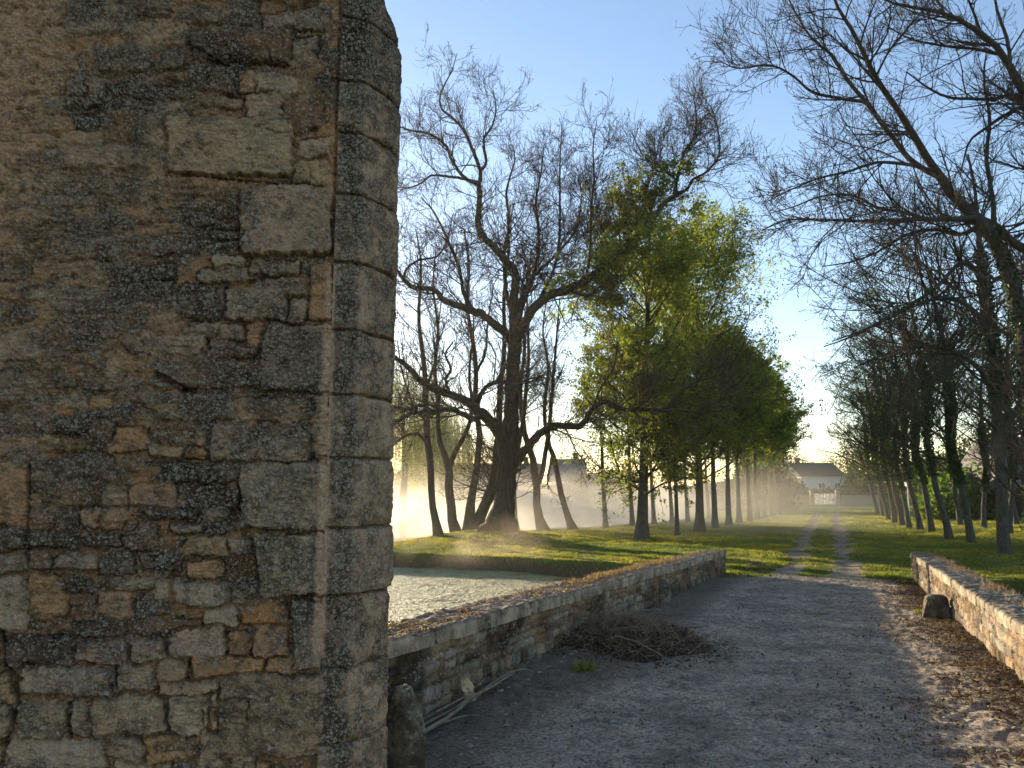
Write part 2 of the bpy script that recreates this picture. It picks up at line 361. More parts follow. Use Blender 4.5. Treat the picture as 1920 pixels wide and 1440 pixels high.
# ------------------------------------------------------------------ masonry
rng = np.random.default_rng(11)
PAL = {  # real stone albedos
 'g': (.185, .160, .125), 'l': (.27, .235, .180), 'd': (.068, .057, .046), 'b': (.105, .075, .052), 't': (.23, .165, .100),
 'o': (.26, .150, .065), 'p': (.32, .255, .175), 'r': (.26, .115, .065), 'm': (.165, .122, .080)}
def stonefield(X, Y, stones, seed, warp=(5, 2.2), wsc=(.02, .09), window=None):
    """X,Y 2-D coordinate arrays. stones: (x0,y0,x1,y1,colour,relief,edge,lichen). returns height 0..1, stone mask, rgb, lichen"""
    wx = X+warp[0]*2*fbm(X*wsc[0], Y*wsc[0], 2, seed)+warp[1]*2*fbm(X*wsc[1], Y*wsc[1], 3, seed+3)
    wy = Y+warp[0]*2*fbm(X*wsc[0], Y*wsc[0], 2, seed+50)+warp[1]*2*fbm(X*wsc[1], Y*wsc[1], 3, seed+53)
    H = np.zeros_like(X); MK = np.zeros_like(X); C = np.zeros(X.shape+(3,)); LI = np.full(X.shape, .42); ID = np.zeros_like(X)
    C[:] = PAL['m']; DE = np.full(X.shape, 99.)
    rg = np.random.default_rng(seed)
    pad = warp[0]*1.3+warp[1]*1.5
    for k, (x0, y0, x1, y1, col, rel, e, li) in enumerate(stones):
        if window is None:
            I = slice(None); J = slice(None)
            msk = (X > x0-pad) & (X < x1+pad) & (Y > y0-pad) & (Y < y1+pad)
            if not msk.any(): continue
            a = np.where(msk.any(1))[0]; b = np.where(msk.any(0))[0]
            I = slice(a[0], a[-1]+1); J = slice(b[0], b[-1]+1)
        else:
            us, vs = window
            a = np.searchsorted(us, [x0-pad, x1+pad]); b = np.searchsorted(vs, [y0-pad, y1+pad])
            if a[1] <= a[0] or b[1] <= b[0]: continue
            I = slice(a[0], a[1]); J = slice(b[0], b[1])
        hx, hy = (x1-x0)/2, (y1-y0)/2; cx, cy = (x0+x1)/2, (y0+y1)/2
        an = rg.normal(0, .03); q = rg.normal(0, .10, 2)
        dx, dy = wx[I, J]-cx, wy[I, J]-cy
        dx, dy = dx+an*dy, dy-an*dx
        rad = min(hx, hy)*rg.uniform(.25, .55) if rel < .95 else min(hx, hy)*.12
        hx2 = hx*(1+q[0]*dy/max(hy, 1e-6)) if rel < .95 else hx
        hy2 = hy*(1+q[1]*dx/max(hx, 1e-6)) if rel < .95 else hy
        ax, ay = np.abs(dx)-hx2+rad, np.abs(dy)-hy2+rad
        d = np.minimum(np.maximum(ax, ay), 0)+np.hypot(np.maximum(ax, 0), np.maximum(ay, 0))-rad
        pr = ss(0, 1, -d/e)**.7
        DE[I, J] = np.minimum(DE[I, J], np.abs(d+e*.12)/e)
        tl = rg.normal(0, .16, 2) if rel < .95 else rg.normal(0, .05, 2)
        hh = pr*np.clip(rel*(1+tl[0]*dx/hx+tl[1]*dy/hy), .1, 2)
        win = (hh > H[I, J]) & (d < 0)
        H[I, J] = np.where(win, hh, H[I, J]); MK[I, J] = np.where(win, pr, MK[I, J]); LI[I, J] = np.where(win, li, LI[I, J]); ID[I, J] = np.where(win, k+1, ID[I, J])
        cc = np.array(PAL[col])*rg.uniform(.82, 1.2)*np.array([rg.uniform(.95, 1.06), 1, rg.uniform(.92, 1.05)])
        C[I, J][win] = cc
    return H, MK, C, LI, DE

# ---- the big wall: plan profile, mapped in metres -----------------------------
WD = np.array([math.sin(R(79)), math.cos(R(79))])       # direction of the face, left -> right
C0 = P(657, 990, 3.56)[:2]                               # face/chamfer corner in plan
CD = np.array([math.sin(R(31)), math.cos(R(31))]); CL = .246
RDv = np.array([math.sin(R(-11)), math.cos(R(-11))])     # reveal direction
NW = np.array([WD[1], -WD[0]]); NCh = np.array([CD[1], -CD[0]]); NR = np.array([RDv[1], -RDv[0]])
def wall_base(u):
    """u metres along profile; 0 = corner; negative = face; 0..CL chamfer; beyond = reveal"""
    u = np.asarray(u)[:, None]
    p = C0+np.where(u < 0, u, 0)*WD+np.clip(u, 0, CL)*CD+np.where(u > CL, u-CL, 0)*RDv
    a = ss(-.012, .012, u); b = ss(CL-.012, CL+.012, u)
    nn = NW*(1-a)+NCh*a*(1-b)+NR*b
    return p, nn/np.linalg.norm(nn, axis=1)[:, None]
FW = 1.0/0.00305
us = np.concatenate([np.arange(-6, -1.75, .03), np.arange(-1.75, CL+.03, .0031), np.arange(CL+.035, CL+.9, .012)])
zs = np.concatenate([np.arange(-1.5, .1, .02), np.arange(.1, 4.15, .0034), np.arange(4.17, 5.6, .02)])
pb, nb = wall_base(us)
BX = np.repeat(pb[:, 0:1], len(zs), 1); BY = np.repeat(pb[:, 1:2], len(zs), 1); BZ = np.repeat(zs[None, :], len(us), 0)
U_ = np.repeat(us[:, None], len(zs), 1)
PX, PY = proj(BX, BY, BZ)
S = []
def st(x0, y0, x1, y1, c, rel=.7, e=7, li=.45): S.append((x0, y0, x1, y1, c, rel, e, li))
for a in [
 (180,85,290,140,'d',.8,8,.9),(295,92,352,135,'d',.7,8,.9),(127,5,258,70,'g',.65,10,.9),(265,42,360,90,'l',.7,8,.5),(225,-15,330,35,'d',.8,9,.7),
 (330,12,412,55,'d',.9,9,.6),(416,5,490,72,'d',.95,8,.6),(360,-30,415,10,'g',.6,8,.6),(490,20,600,60,'g',.4,8,.7),(358,52,552,122,'b',1.0,10,.5),
 (355,122,452,175,'d',.8,7,.7),(480,140,552,184,'l',.5,7,.5),(458,176,532,242,'l',.65,7,.5),(120,145,205,205,'g',.5,9,.9),(208,162,372,190,'d',.6,8,.9),
 (215,185,345,222,'g',.45,8,.9),(258,215,311,285,'g',.55,7,.4),(218,208,258,275,'t',.5,8,.3),(125,275,312,320,'g',.65,12,.4),(505,72,600,125,'g',.4,10,.6),
 (500,185,610,250,'b',.35,10,.4),(560,258,622,300,'l',.45,7,.3),(548,300,622,350,'p',.4,8,.2),(315,330,400,368,'t',.5,8,.4),(400,345,450,410,'t',.4,8,.3),
 (318,370,400,410,'t',.35,8,.7),(230,340,310,378,'b',.35,8,.9),(120,330,225,372,'b',.3,9,.9),(400,478,466,506,'l',.7,6,.5),(470,488,562,520,'l',.7,7,.5),
 (372,500,492,533,'g',.7,8,.6),(496,520,572,556,'l',.7,7,.4),(418,536,541,602,'g',.85,6,.8),(542,556,577,610,'g',.7,6,.6),(330,535,414,600,'d',.7,9,.9),
 (270,525,328,560,'d',.5,9,.9),(410,603,457,640,'g',.7,6,.5),(350,602,406,626,'g',.6,6,.5),(458,604,490,652,'t',.5,6,.3),(290,626,388,666,'l',.65,8,.5),
 (386,640,490,673,'b',.6,8,.6),(440,676,490,694,'l',.55,5,.5),(285,676,505,730,'b',.75,9,.7),(268,736,440,770,'b',.7,9,.7),(290,755,438,793,'g',.65,8,.7),
 (440,748,592,798,'p',.7,9,.25),(445,735,505,745,'l',.5,4,.4),(280,793,392,838,'t',.6,8,.5),(275,838,342,862,'p',.65,6,.3),(344,838,390,860,'t',.55,6,.3),
 (290,868,452,908,'d',.6,9,1),(70,776,168,818,'d',.7,9,.8),(75,822,170,850,'t',.6,8,.3),(55,855,112,922,'d',.8,10,.6),(118,858,208,900,'g',.55,9,.5),
 (95,902,186,950,'t',.6,9,.4),(187,906,242,956,'g',.55,7,.3),(60,955,150,1000,'b',.65,8,.6),(188,955,263,997,'t',.65,8,.4),(150,955,188,990,'p',.45,7,.3),
 (55,1001,146,1030,'d',.75,7,.5),(155,999,232,1026,'d',.65,7,.5),(232,975,300,1035,'b',.5,8,.7),(55,1031,96,1072,'b',.65,7,.6),(97,1034,182,1068,'g',.6,8,.9),
 (182,1032,254,1078,'d',.55,8,.8),(262,1035,345,1072,'d',.55,8,.8),(345,1000,430,1045,'t',.4,9,.5),(350,1050,420,1088,'t',.45,8,.4),(208,1084,282,1112,'g',.8,7,.6),
 (284,1090,316,1126,'l',.6,6,.4),(320,1091,428,1137,'g',.75,7,.8),(430,1094,482,1136,'g',.5,7,.4),(378,1139,448,1176,'l',.8,5,.6),(452,1133,545,1172,'o',.7,8,.4),
 (50,1078,130,1165,'t',.55,12,.3),(180,1108,248,1156,'p',.45,9,.3),(250,1112,318,1160,'d',.5,8,.7),(130,1160,240,1195,'d',.6,8,.5),(244,1158,376,1194,'b',.5,9,.6),
 (8,1190,141,1251,'d',.9,8,.4),(143,1202,241,1246,'g',.85,8,.7),(243,1195,316,1238,'g',.85,8,.7),(318,1174,425,1236,'l',.8,8,.3),(428,1182,470,1230,'t',.75,5,.3),
 (472,1170,542,1228,'t',.8,7,.4),(362,1226,496,1268,'t',.85,7,.3),(498,1225,560,1266,'t',.6,7,.5),(42,1247,216,1308,'g',1.0,9,.8),(218,1240,292,1296,'g',.75,8,.5),
 (298,1234,356,1275,'l',.85,6,.4),(296,1276,410,1300,'p',.8,6,.3),(30,1320,128,1386,'g',.9,8,.7),(130,1311,165,1379,'g',.85,7,.5),(166,1303,316,1380,'l',.7,9,.4),
 (318,1299,394,1380,'l',.7,7,.3),(8,1384,200,1445,'l',.75,11,.5),(208,1382,268,1422,'g',.9,6,.5),(270,1376,374,1430,'t',.6,8,.3),(374,1372,424,1442,'g',.6,7,.4),
 (430,1404,484,1445,'g',.8,7,.6),(215,1424,325,1470,'l',.6,8,.3),(380,1310,470,1368,'t',.55,8,.2),(396,1290,412,1370,'l',.5,4,.2),(-40,880,55,985,'t',.5,12,.4),
 (-60,985,54,1034,'d',.75,8,.6),(-60,1038,52,1078,'g',.6,8,.8),(-60,1080,48,1188,'l',.5,10,.5),(-60,1260,34,1318,'t',.5,9,.3),(-70,1320,24,1385,'l',.6,8,.4),
 (-70,700,60,760,'g',.45,10,.5),(-60,620,80,680,'g',.4,10,.4),(80,640,200,700,'b',.4,10,.6),(-40,60,8,180,'p',.4,6,.1),(420,905,450,960,'b',.4,7,.5),(240,905,330,960,'t',.4,9,.6),
 (95,540,240,590,'d',.6,10,1),(240,440,380,480,'b',.45,9,.9),(90,440,230,490,'b',.35,9,.9),(170,600,270,640,'b',.35,9,.9),
 ]: st(*a)
# dressed long-and-short blocks keyed to the corner
for a in [(313,224,549,333,'l',1.15,5,.35),(452,350,625,480,'l',1.12,5,.5),(492,612,625,735,'g',1.12,5,.8),(394,798,582,868,'g',1.0,6,.9),
          (452,868,625,994,'g',1.1,5,.95),(480,998,625,1117,'l',1.08,5,.7),(548,1122,625,1252,'g',1.05,5,.6),(412,1264,625,1418,'g',1.1,5,.35),(590,1420,625,1560,'l',1,5,.3),
          (578,496,625,606,'t',.9,6,.4),(586,738,625,860,'p',.9,7,.2)]: st(*a)
# filler rubble rows wherever nothing is written
occ = np.zeros((260, 130), bool)                         # coarse 15 px occupancy, offset 1500
def cell(x, y): return int((y+1500)//15), int((x+1300)//15)
for s_ in S:
    if s_[5] < .3: continue
    r0, c0 = cell(s_[0]+6, s_[1]+6); r1, c1 = cell(s_[2]-6, s_[3]-6)
    occ[max(r0, 0):r1+1, max(c0, 0):c1+1] = True
fill = []; y = -1100.0
while y < 2150:
    hgt = rng.uniform(24, 44); x = -1250+rng.uniform(0, 40)
    while x < 610:
        wd = rng.uniform(40, 115)
        r0, c0 = cell(x+4, y+4); r1, c1 = cell(min(x+wd, 612)-4, y+hgt-4)
        yy = y+rng.normal(0, 3)
        if 0 <= r0 and r1 < 260 and 0 <= c0 and c1 < 130 and occ[r0:r1+1, c0:c1+1].mean() < .35:
            soft = 0 <= y < 950
            col = rng.choice(['g', 'b', 't', 'd', 'l', 'm']) if not soft else rng.choice(['b', 'b', 't', 'd', 'm', 'm', 'g'])
            rel = rng.uniform(.45, .8) if not soft else rng.uniform(.18, .5)
            if x < 130 and y < 260: rel, col = rel*.3, 'p'
            fill.append((x, yy, min(x+wd-rng.uniform(3, 8), 620), yy+hgt-rng.uniform(3, 7), col, rel, rng.uniform(6, 11), rng.uniform(.3, .95)))
        x += wd
    y += hgt
H, MK, C, LI, DE = stonefield(PX, PY, fill+S, 5, (4.5, 3.0), (.018, .10))
H *= .036
# mortar: rough, ochre where washed out
ng = fbm(PX*.03, PY*.03, 5, 101); ngf = fbm(PX*.16, PY*.16, 4, 133, .6); nb2 = fbm(PX*.008, PY*.008, 3, 151)
mort = 1-MK
C = C*(1+.30*ng[..., None]+.22*ngf[..., None])
och = ss(.05, .45, fbm(PX*.013, PY*.013, 3, 171)+.25*ngf)*ss(380, 560, PX+0*PY)*.8
och = np.maximum(och, ss(.25, .5, fbm(PX*.011, PY*.02, 3, 181)))
C = C*(1-(mort*och)[..., None])+np.array([.24, .145, .070])*(mort*och)[..., None]
# eroded render skin low in relief over the left half of the face
skin = ss(-.10, .25, fbm(PX*.006, PY*.006, 3, 191)+.0012*(330-PX)+.0004*(600-np.abs(PY-380)))*ss(1050, 850, PY)*.85
upl = ss(150, 90, PX+.25*PY+60*ng)*1.0
skinH = .010+.008*ng+.004*ngf
skin = np.maximum(skin, upl)
H = np.where(U_ < -.10, H*(1-skin*.45)+np.maximum(skinH, 0)*skin*.8, H)
sc_ = np.array([.205, .165, .120])*(1+.35*ng[..., None]); sc2 = np.array([.30, .24, .175])*(1+.2*ng[..., None])
crev = ss(.38, .10, DE)*ss(-.12, .22, fbm(PX*.02+9, PY*.03, 3, 223))*(1-.75*skin); H = H-.018*crev; C = C*(1-.32*crev[..., None])
C = C*(1-.42*skin[..., None])+sc_*.42*skin[..., None]; C = C*(1-.62*upl[..., None])+sc2*.62*upl[..., None]*(1+.5*ngf[..., None])
LI = LI*(1-upl)
# big dark weather stains with their own outlines
dk = ss(.02, .34, fbm(PX*.0075, PY*.0095, 4, 207)+.10)*ss(60, 170, PX)*ss(1330, 1150, PY)
dk = np.maximum(dk, ss(.1, .4, fbm(PX*.02, PY*.03, 3, 211))*.55)*(1-upl)
dk *= np.where(C.mean(-1) > .24, .45, 1.0)
C = C*(1-.66*dk[..., None]); LI = np.clip(LI+.35*dk, 0, 1)
cav = ss(.006, 0, H)*(1-skin*.7); C = C*(1-.25*cav[..., None])
str_ = fbm(PX*.022, PY*.16+.8*fbm(PX*.02, PY*.02, 2, 243), 4, 241, .6)*ss(-.2, .2, fbm(PX*.012, PY*.012, 2, 251)); H = H+.010*str_; C = C*(1+.22*str_[..., None])
H = H+.0110*ng*(1-.3*MK)+.0075*ngf+.006*fbm(PX*.07, PY*.09, 3, 233)+.012*nb2
for (x0, y0, x1, y1, wd, dp) in [(300,705,345,730,9,.04),(345,730,365,733,6,.035),(392,655,388,635,5,.03),(422,540,425,585,4,.03),(2,1180,35,1320,6,.03),(128,1320,132,1385,4,.03),(35,1325,8,1400,6,.03),(218,1250,222,1290,5,.03),(357,1230,352,1275,4,.03),(60,1250,60,1240,8,.02),(58,870,52,1030,4,.02),(315,325,545,347,3,.02),(370,95,430,128,4,.03),(355,85,365,100,6,.02)]:
    dx, dy = x1-x0, y1-y0; ll = dx*dx+dy*dy
    t = np.clip(((PX-x0)*dx+(PY-y0)*dy)/ll, 0, 1); d = np.hypot(PX-x0-t*dx, PY-y0-t*dy)+3*ngf
    k = ss(wd, wd*.3, d); H = H-dp*k; C = C*(1-.5*k[..., None])
# corner blocks: joints at fixed heights, across face strip, chamfer and reveal
zj = [P(657, y_, C0[1])[2] for y_ in (-180, -60, 40, 158, 252, 369, 497, 622, 742, 860, 990, 1115, 1250, 1392, 1530, 1680, 1900)]
US = P(612, 990, C0[1])[0]-C0[0]; US = US/WD[0]
qm = U_ > US
jw = .0045+.004*np.abs(fbm(U_*3+5, BZ*.8, 2, 301))
zz = BZ+.010*fbm(U_*7, BZ*1.5, 3, 311)
dj = np.min([np.abs(zz-z_) for z_ in zj], axis=0)
jn = ss(jw*1.9, jw*.6, dj)
k_ = np.searchsorted(np.array(zj)[::-1], zz); kr = _h(k_, k_*0+3, 7)
QH = .031+.020*(kr-.5)+.004*ng+.0022*ngf-.024*jn-.006*ss(.03, 0, dj)*(.3+fbm(U_*20, BZ*20, 2, 331))
QH = QH+.007*fbm(U_*30, BZ*30, 4, 361, .6)-.016*ss(.05, .0, dj)*ss(.0, .3, fbm(U_*9+4, BZ*5, 3, 371))-.02*ss(.05, 0, np.abs(U_-CL))*ss(.05, .35, fbm(U_*3, BZ*6, 3, 381))-.006*ss(.02, 0, np.abs(U_))-.012*ss(.02, 0, np.abs(U_-CL))*(.6+ngf)
kk = np.array([PAL['g'], PAL['l'], (.24, .21, .17)])[(kr*2.99).astype(int)]*(.8+.45*_h(k_, k_*0+9, 17))[..., None]
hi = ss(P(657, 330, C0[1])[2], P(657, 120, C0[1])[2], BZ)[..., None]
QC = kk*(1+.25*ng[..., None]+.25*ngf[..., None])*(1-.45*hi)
arr = np.exp(-((U_-US-.018)/.022)**2)*0
QC = QC*(1-.45*jn[..., None])
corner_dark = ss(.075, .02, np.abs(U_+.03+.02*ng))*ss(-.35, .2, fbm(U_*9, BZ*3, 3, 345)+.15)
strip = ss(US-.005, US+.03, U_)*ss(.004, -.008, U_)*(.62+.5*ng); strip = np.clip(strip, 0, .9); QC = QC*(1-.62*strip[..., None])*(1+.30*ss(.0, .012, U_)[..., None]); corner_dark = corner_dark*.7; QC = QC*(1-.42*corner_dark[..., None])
blot = ss(-.02, .10, fbm(U_*16, BZ*13, 5, 391, .65)+.25*fbm(U_*4, BZ*2.2, 2, 395)); QC = QC*.80*(1-.60*blot[..., None]*(1-.25*kr[..., None]))*1.12
QL = .80+.3*ng+.3*corner_dark
# bare rubbed stripe beside the quoin
stripe = ss(.036, .010, np.abs(U_-US+.012)+.004*ng)*ss(1238, 1215, PY)*ss(470, 560, PY)
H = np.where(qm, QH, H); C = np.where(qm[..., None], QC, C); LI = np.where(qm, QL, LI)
C = C*(1-.8*stripe[..., None])+np.array([.36, .31, .255])*(.8*stripe*(1+.2*ng))[..., None]; LI = LI*(1-stripe)
H = H+.012*stripe
H = np.where((~qm), H-.018*ss(.022, .004, np.abs(U_-US))*ss(480, 300, PY), H)
sh = .52*np.maximum(BZ-3.86, 0)**1.5*ss(-.02, CL, U_)
VX = BX+nb[:, 0:1]*H-WD[0]*sh; VY = BY+nb[:, 1:2]*H-WD[1]*sh
WV = np.stack([VX, VY, BZ], -1).reshape(-1, 3); mott = ss(.02, .22, fbm(U_*22, BZ*26, 5, 611, .7)+.35*fbm(U_*5, BZ*6, 3, 613))*(1-.6*stripe); LI = np.clip(LI+.2*mott, 0, 1); C = np.clip(C, .008, 1)*np.array([2.42, 1.92, 1.56])*(1-.44*mott[..., None]); C = C*np.minimum(1, .50/C.max(-1, keepdims=True))
wall = empty('stone_wall', (C0[0], C0[1], 0)); tag(wall, 'tall weathered rubble stone wall with dressed corner, filling the left side', 'wall')
off = np.array([C0[0], C0[1], 0])
un = len(us); zn = len(zs); iq = int(np.searchsorted(us, US))
keep = np.zeros((un-1, zn-1), bool); keep[:iq] = True
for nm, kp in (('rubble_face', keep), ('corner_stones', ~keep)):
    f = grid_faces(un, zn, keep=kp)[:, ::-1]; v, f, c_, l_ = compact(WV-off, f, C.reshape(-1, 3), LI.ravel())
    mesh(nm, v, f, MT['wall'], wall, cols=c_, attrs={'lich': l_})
# back, top and far end of the wall
pe = pb[-1]-WD*.9; pl = pb[0]; bk = [pe, pl+RDv*.95]
q = [(*pl, -1.5), (*bk[1], -1.5), (*bk[0], -1.5), (*pl, 5.58), (*bk[1], 5.58), (*bk[0], 5.58), (*C0, 5.58), (*(C0-WD*.4), 5.58)]
v = np.array(q, float)-off
mesh('wall_back', v, [np.array([(0, 3, 4, 1), (1, 4, 5, 2), (3, 7, 5, 4)])], MT['wall'], wall, smooth=False, cols=np.full((8, 3), .18), attrs={'lich': np.full(8, .6)})
del PX, PY, WV, H, C, LI, MK, DE, BX, BY, BZ, U_, QC, QH

# ---- parapets ------------------------------------------------------------------
def parapet(name, label, A, B, za, zb, thick, side, seed, group, capcol='l', over=.035, ch=.115, topn=.012, rowh=(.055, .12), roww=(.09, .32)):
    """A,B plan ends of the front foot line; za,zb top heights; side=+1: body lies to the left of A->B"""
    A = np.array(A, float); B = np.array(B, float); Ln = np.linalg.norm(B-A); d = (B-A)/Ln; nf = np.array([d[1], -d[0]])*side
    root = empty(name, (A[0], A[1], 0)); tag(root, label, 'wall', group)
    rg = np.random.default_rng(seed); off = np.array([A[0], A[1], 0])
    res = .013
    ul = np.arange(0, Ln+thick*2+Ln, res); vl = np.arange(0, 1.75, res)
    UU, VV = np.meshgrid(ul, vl, indexing='ij')
    stones = []; y = .0
    while y < 1.8:
        hh = rg.uniform(*rowh) if y > 0.02 else .09; x = -rg.uniform(0, .1)
        while x < ul[-1]:
            ww = rg.uniform(*roww)
            if rg.random() < .93: stones.append((x, y+rg.normal(0, .006), x+ww-rg.uniform(.006, .02), y+hh-rg.uniform(.006, .018), rg.choice(['g', 'l', 't', 'b', 'g', 'l', 'p', 't']), rg.uniform(.45, .85), rg.uniform(.008, .018), rg.uniform(.1, .8)))
            x += ww
        y += hh
    H, MK, C, LI, DE = stonefield(UU, VV, stones, seed, (.012, .010), (5, 30), (ul, vl))
    n1 = fbm(UU*9, VV*9, 4, seed+5); n2 = fbm(UU*1.1, VV*2.5, 3, seed+9)
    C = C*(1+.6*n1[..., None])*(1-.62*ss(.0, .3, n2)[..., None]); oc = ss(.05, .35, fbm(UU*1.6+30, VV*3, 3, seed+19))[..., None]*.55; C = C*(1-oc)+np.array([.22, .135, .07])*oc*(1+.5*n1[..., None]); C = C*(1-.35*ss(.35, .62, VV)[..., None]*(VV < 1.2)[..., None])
    crev = ss(.6, .1, DE)*ss(-.1, .2, fbm(UU*4, VV*6, 2, seed+77)); H = H*.026+.010*n1+.012*n2-.014*crev; C = C*(1-.4*crev[..., None])
    # plan path: front, end, back
    p = np.where((ul < Ln)[:, None], A+np.minimum(ul, Ln)[:, None]*d, np.where((ul < Ln+thick)[:, None], B-nf*(ul-Ln)[:, None], B-nf*thick-d*(ul-Ln-thick)[:, None]))
    n = np.where((ul < Ln)[:, None], nf, np.where((ul < Ln+thick)[:, None], d, -nf))
    t = np.clip((p-A)@d/Ln, 0, 1); zt = za+(zb-za)*t-ch
    X = p[:, 0:1]+n[:, 0:1]*H; Y = p[:, 1:2]+n[:, 1:2]*H; Z = zt[:, None]-VV
    f = grid_faces(len(ul), len(vl)); f = f if side > 0 else f[:, ::-1]
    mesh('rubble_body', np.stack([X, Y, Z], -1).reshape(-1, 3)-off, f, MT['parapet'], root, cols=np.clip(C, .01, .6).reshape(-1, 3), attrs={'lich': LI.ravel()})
    # coping: wrapped profile
    o = over; T = thick
    prof = [(o, -ch), (o+.004, -.02), (o-.012, -.002), (o-.03, 0), (-T-o+.03, 0), (-T-o+.012, -.002), (-T-o, -.02), (-T-o, -ch), (-T*.5, -ch-.002), (o, -ch)]
    pw = [0]; pts = [prof[0]]
    for a, b in zip(prof[:-1], prof[1:]):
        ln = math.hypot(b[0]-a[0], b[1]-a[1]); k = max(1, int(ln/.014))
        if b[1] < -ch-.001 or a[1] < -ch-.001: k = 2
        for i in range(1, k+1):
            pts.append((a[0]+(b[0]-a[0])*i/k, a[1]+(b[1]-a[1])*i/k)); pw.append(pw[-1]+ln/k)
    pts = np.array(pts); pw = np.array(pw); tx = np.gradient(pts, axis=0); nn = np.stack([-tx[:, 1], tx[:, 0]], 1); nn /= np.linalg.norm(nn, axis=1)[:, None]+1e-9
    nn = nn*np.sign((nn*(pts-np.array([-T/2, -ch/2]))).sum(1))[:, None]
    uc = np.arange(-.01, Ln+.05, .012); UU, WW = np.meshgrid(uc, pw, indexing='ij')
    js = [0]
    while js[-1] < Ln: js.append(js[-1]+rg.uniform(.42, .95))
    js = np.array(js); wob = .012*fbm(UU*3, WW*6, 2, seed+21)
    dj = np.min(np.abs((UU+wob)[..., None]-js[1:]), axis=-1); k = np.searchsorted(js, UU+wob); kr = _h(k, k*0, seed)
    n1 = fbm(UU*8, WW*8, 4, seed+31, .6); n2 = fbm(UU*2, WW*2, 3, seed+37)
    top = (nn[:, 1] > .7)[None, :]*np.ones_like(UU)
    H = .018*n1+.010*n2+.012*(kr-.5)-.022*ss(.016, .004, dj)-.012*ss(.05, .0, dj)+topn*top*fbm(UU*22, WW*22, 3, seed+41)
    X2 = pts[:, 0][None, :]+nn[:, 0][None, :]*H; Z2 = pts[:, 1][None, :]+nn[:, 1][None, :]*H
    ze = za+(zb-za)*np.clip(uc/Ln, 0, 1)+.012*fbm(uc*.6, uc*0, 3, seed+61)
    X = A[0]+d[0]*UU+nf[0]*X2; Y = A[1]+d[1]*UU+nf[1]*X2; Z = ze[:, None]+Z2
    col = np.where(top[..., None] > .5, np.array([.20, .165, .125])*(1+.7*n1[..., None]+.5*fbm(UU*20, WW*20, 3, seed+71)[..., None]), np.array([.29, .245, .18])*(1+.9*n1[..., None]+.6*n2[..., None]))*(1-.5*ss(.02, .004, dj)[..., None])*(.85+.3*kr[..., None])
    f = grid_faces(len(uc), len(pw)); f = f if side > 0 else f[:, ::-1]
    nU, nW = UU.shape
    caps = [np.arange(0, nW-1), (nU-1)*nW+np.arange(0, nW-1)[::-1]]
    V = np.stack([X, Y, Z], -1).reshape(-1, 3)
    cc = [V[c].mean(0) for c in caps]; V2 = np.concatenate([V, cc]); tr = []
    for q, c in enumerate(caps):
        for a, b in zip(c, np.roll(c, -1)): tr.append((a, b, nU*nW+q))
    cl = np.concatenate([np.clip(col, .01, .6).reshape(-1, 3), np.full((2, 3), .2)])
    mesh('coping', V2-off, [f, np.array(tr)], MT['parapet'], root, cols=cl, attrs={'lich': np.where(np.arange(len(V2)) < 0, 0, .45)})
    return root, A, d, nf, Ln
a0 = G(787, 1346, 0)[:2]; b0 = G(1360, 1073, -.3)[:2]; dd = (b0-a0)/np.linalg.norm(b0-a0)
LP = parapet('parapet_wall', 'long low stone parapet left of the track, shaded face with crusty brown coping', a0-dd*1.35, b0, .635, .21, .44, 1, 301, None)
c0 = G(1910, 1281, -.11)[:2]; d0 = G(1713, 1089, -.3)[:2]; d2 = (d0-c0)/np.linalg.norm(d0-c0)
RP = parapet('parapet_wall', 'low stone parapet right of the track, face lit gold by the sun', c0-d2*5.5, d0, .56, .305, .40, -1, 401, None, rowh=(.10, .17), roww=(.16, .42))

# ------------------------------------------------------------------ tubes and trees
def tubes(Pt, Rd, sides):
    """Pt (N,K,3), Rd (N,K) -> V, quads"""
    N, K, _ = Pt.shape
    T = np.gradient(Pt, axis=1); T /= np.linalg.norm(T, axis=2, keepdims=True)+1e-9
    ref = np.where(np.abs(T[:, 0, 2:3]) > .8, np.array([[1., 0, 0]]), np.array([[0, 0, 1.]]))
    a = np.zeros_like(Pt); cur = ref
    for k in range(K):
        cur = cur-(cur*T[:, k]).sum(1, keepdims=True)*T[:, k]; cur = cur/(np.linalg.norm(cur, axis=1, keepdims=True)+1e-9); a[:, k] = cur
    b = np.cross(T, a); an = np.arange(sides)*2*math.pi/sides
    ring = a[:, :, None, :]*np.cos(an)[None, None, :, None]+b[:, :, None, :]*np.sin(an)[None, None, :, None]
    V = Pt[:, :, None, :]+ring*Rd[:, :, None, None]
    base = np.arange(N)[:, None, None]*K*sides+np.arange(K-1)[None, :, None]*sides+np.arange(sides)[None, None, :]
    nx = np.arange(N)[:, None, None]*K*sides+np.arange(K-1)[None, :, None]*sides+((np.arange(sides)+1) % sides)[None, None, :]
    return V.reshape(-1, 3), np.stack([base, nx, nx+sides, base+sides], -1).reshape(-1, 4)
def resample(pts, K):
    """Catmull-Rom through (x,y,z,r) rows"""
    p = np.asarray(pts, float); q = np.vstack([2*p[0]-p[1], p, 2*p[-1]-p[-2]])
    L = np.concatenate([[0], np.cumsum(np.linalg.norm(np.diff(p[:, :3], axis=0), axis=1))]); t = np.linspace(0, L[-1], K)
    i = np.clip(np.searchsorted(L, t, side='right')-1, 0, len(p)-2); u = ((t-L[i])/(L[i+1]-L[i]+1e-9))[:, None]
    a, b, c, d = q[i], q[i+1], q[i+2], q[i+3]
    o = .5*((2*b)+(-a+c)*u+(2*a-5*b+4*c-d)*u*u+(-a+3*b-3*c+d)*u**3); o[:, 3] = np.interp(t, L, p[:, 3]); return o
def unit(v): return v/(np.linalg.norm(v, axis=-1, keepdims=True)+1e-9)
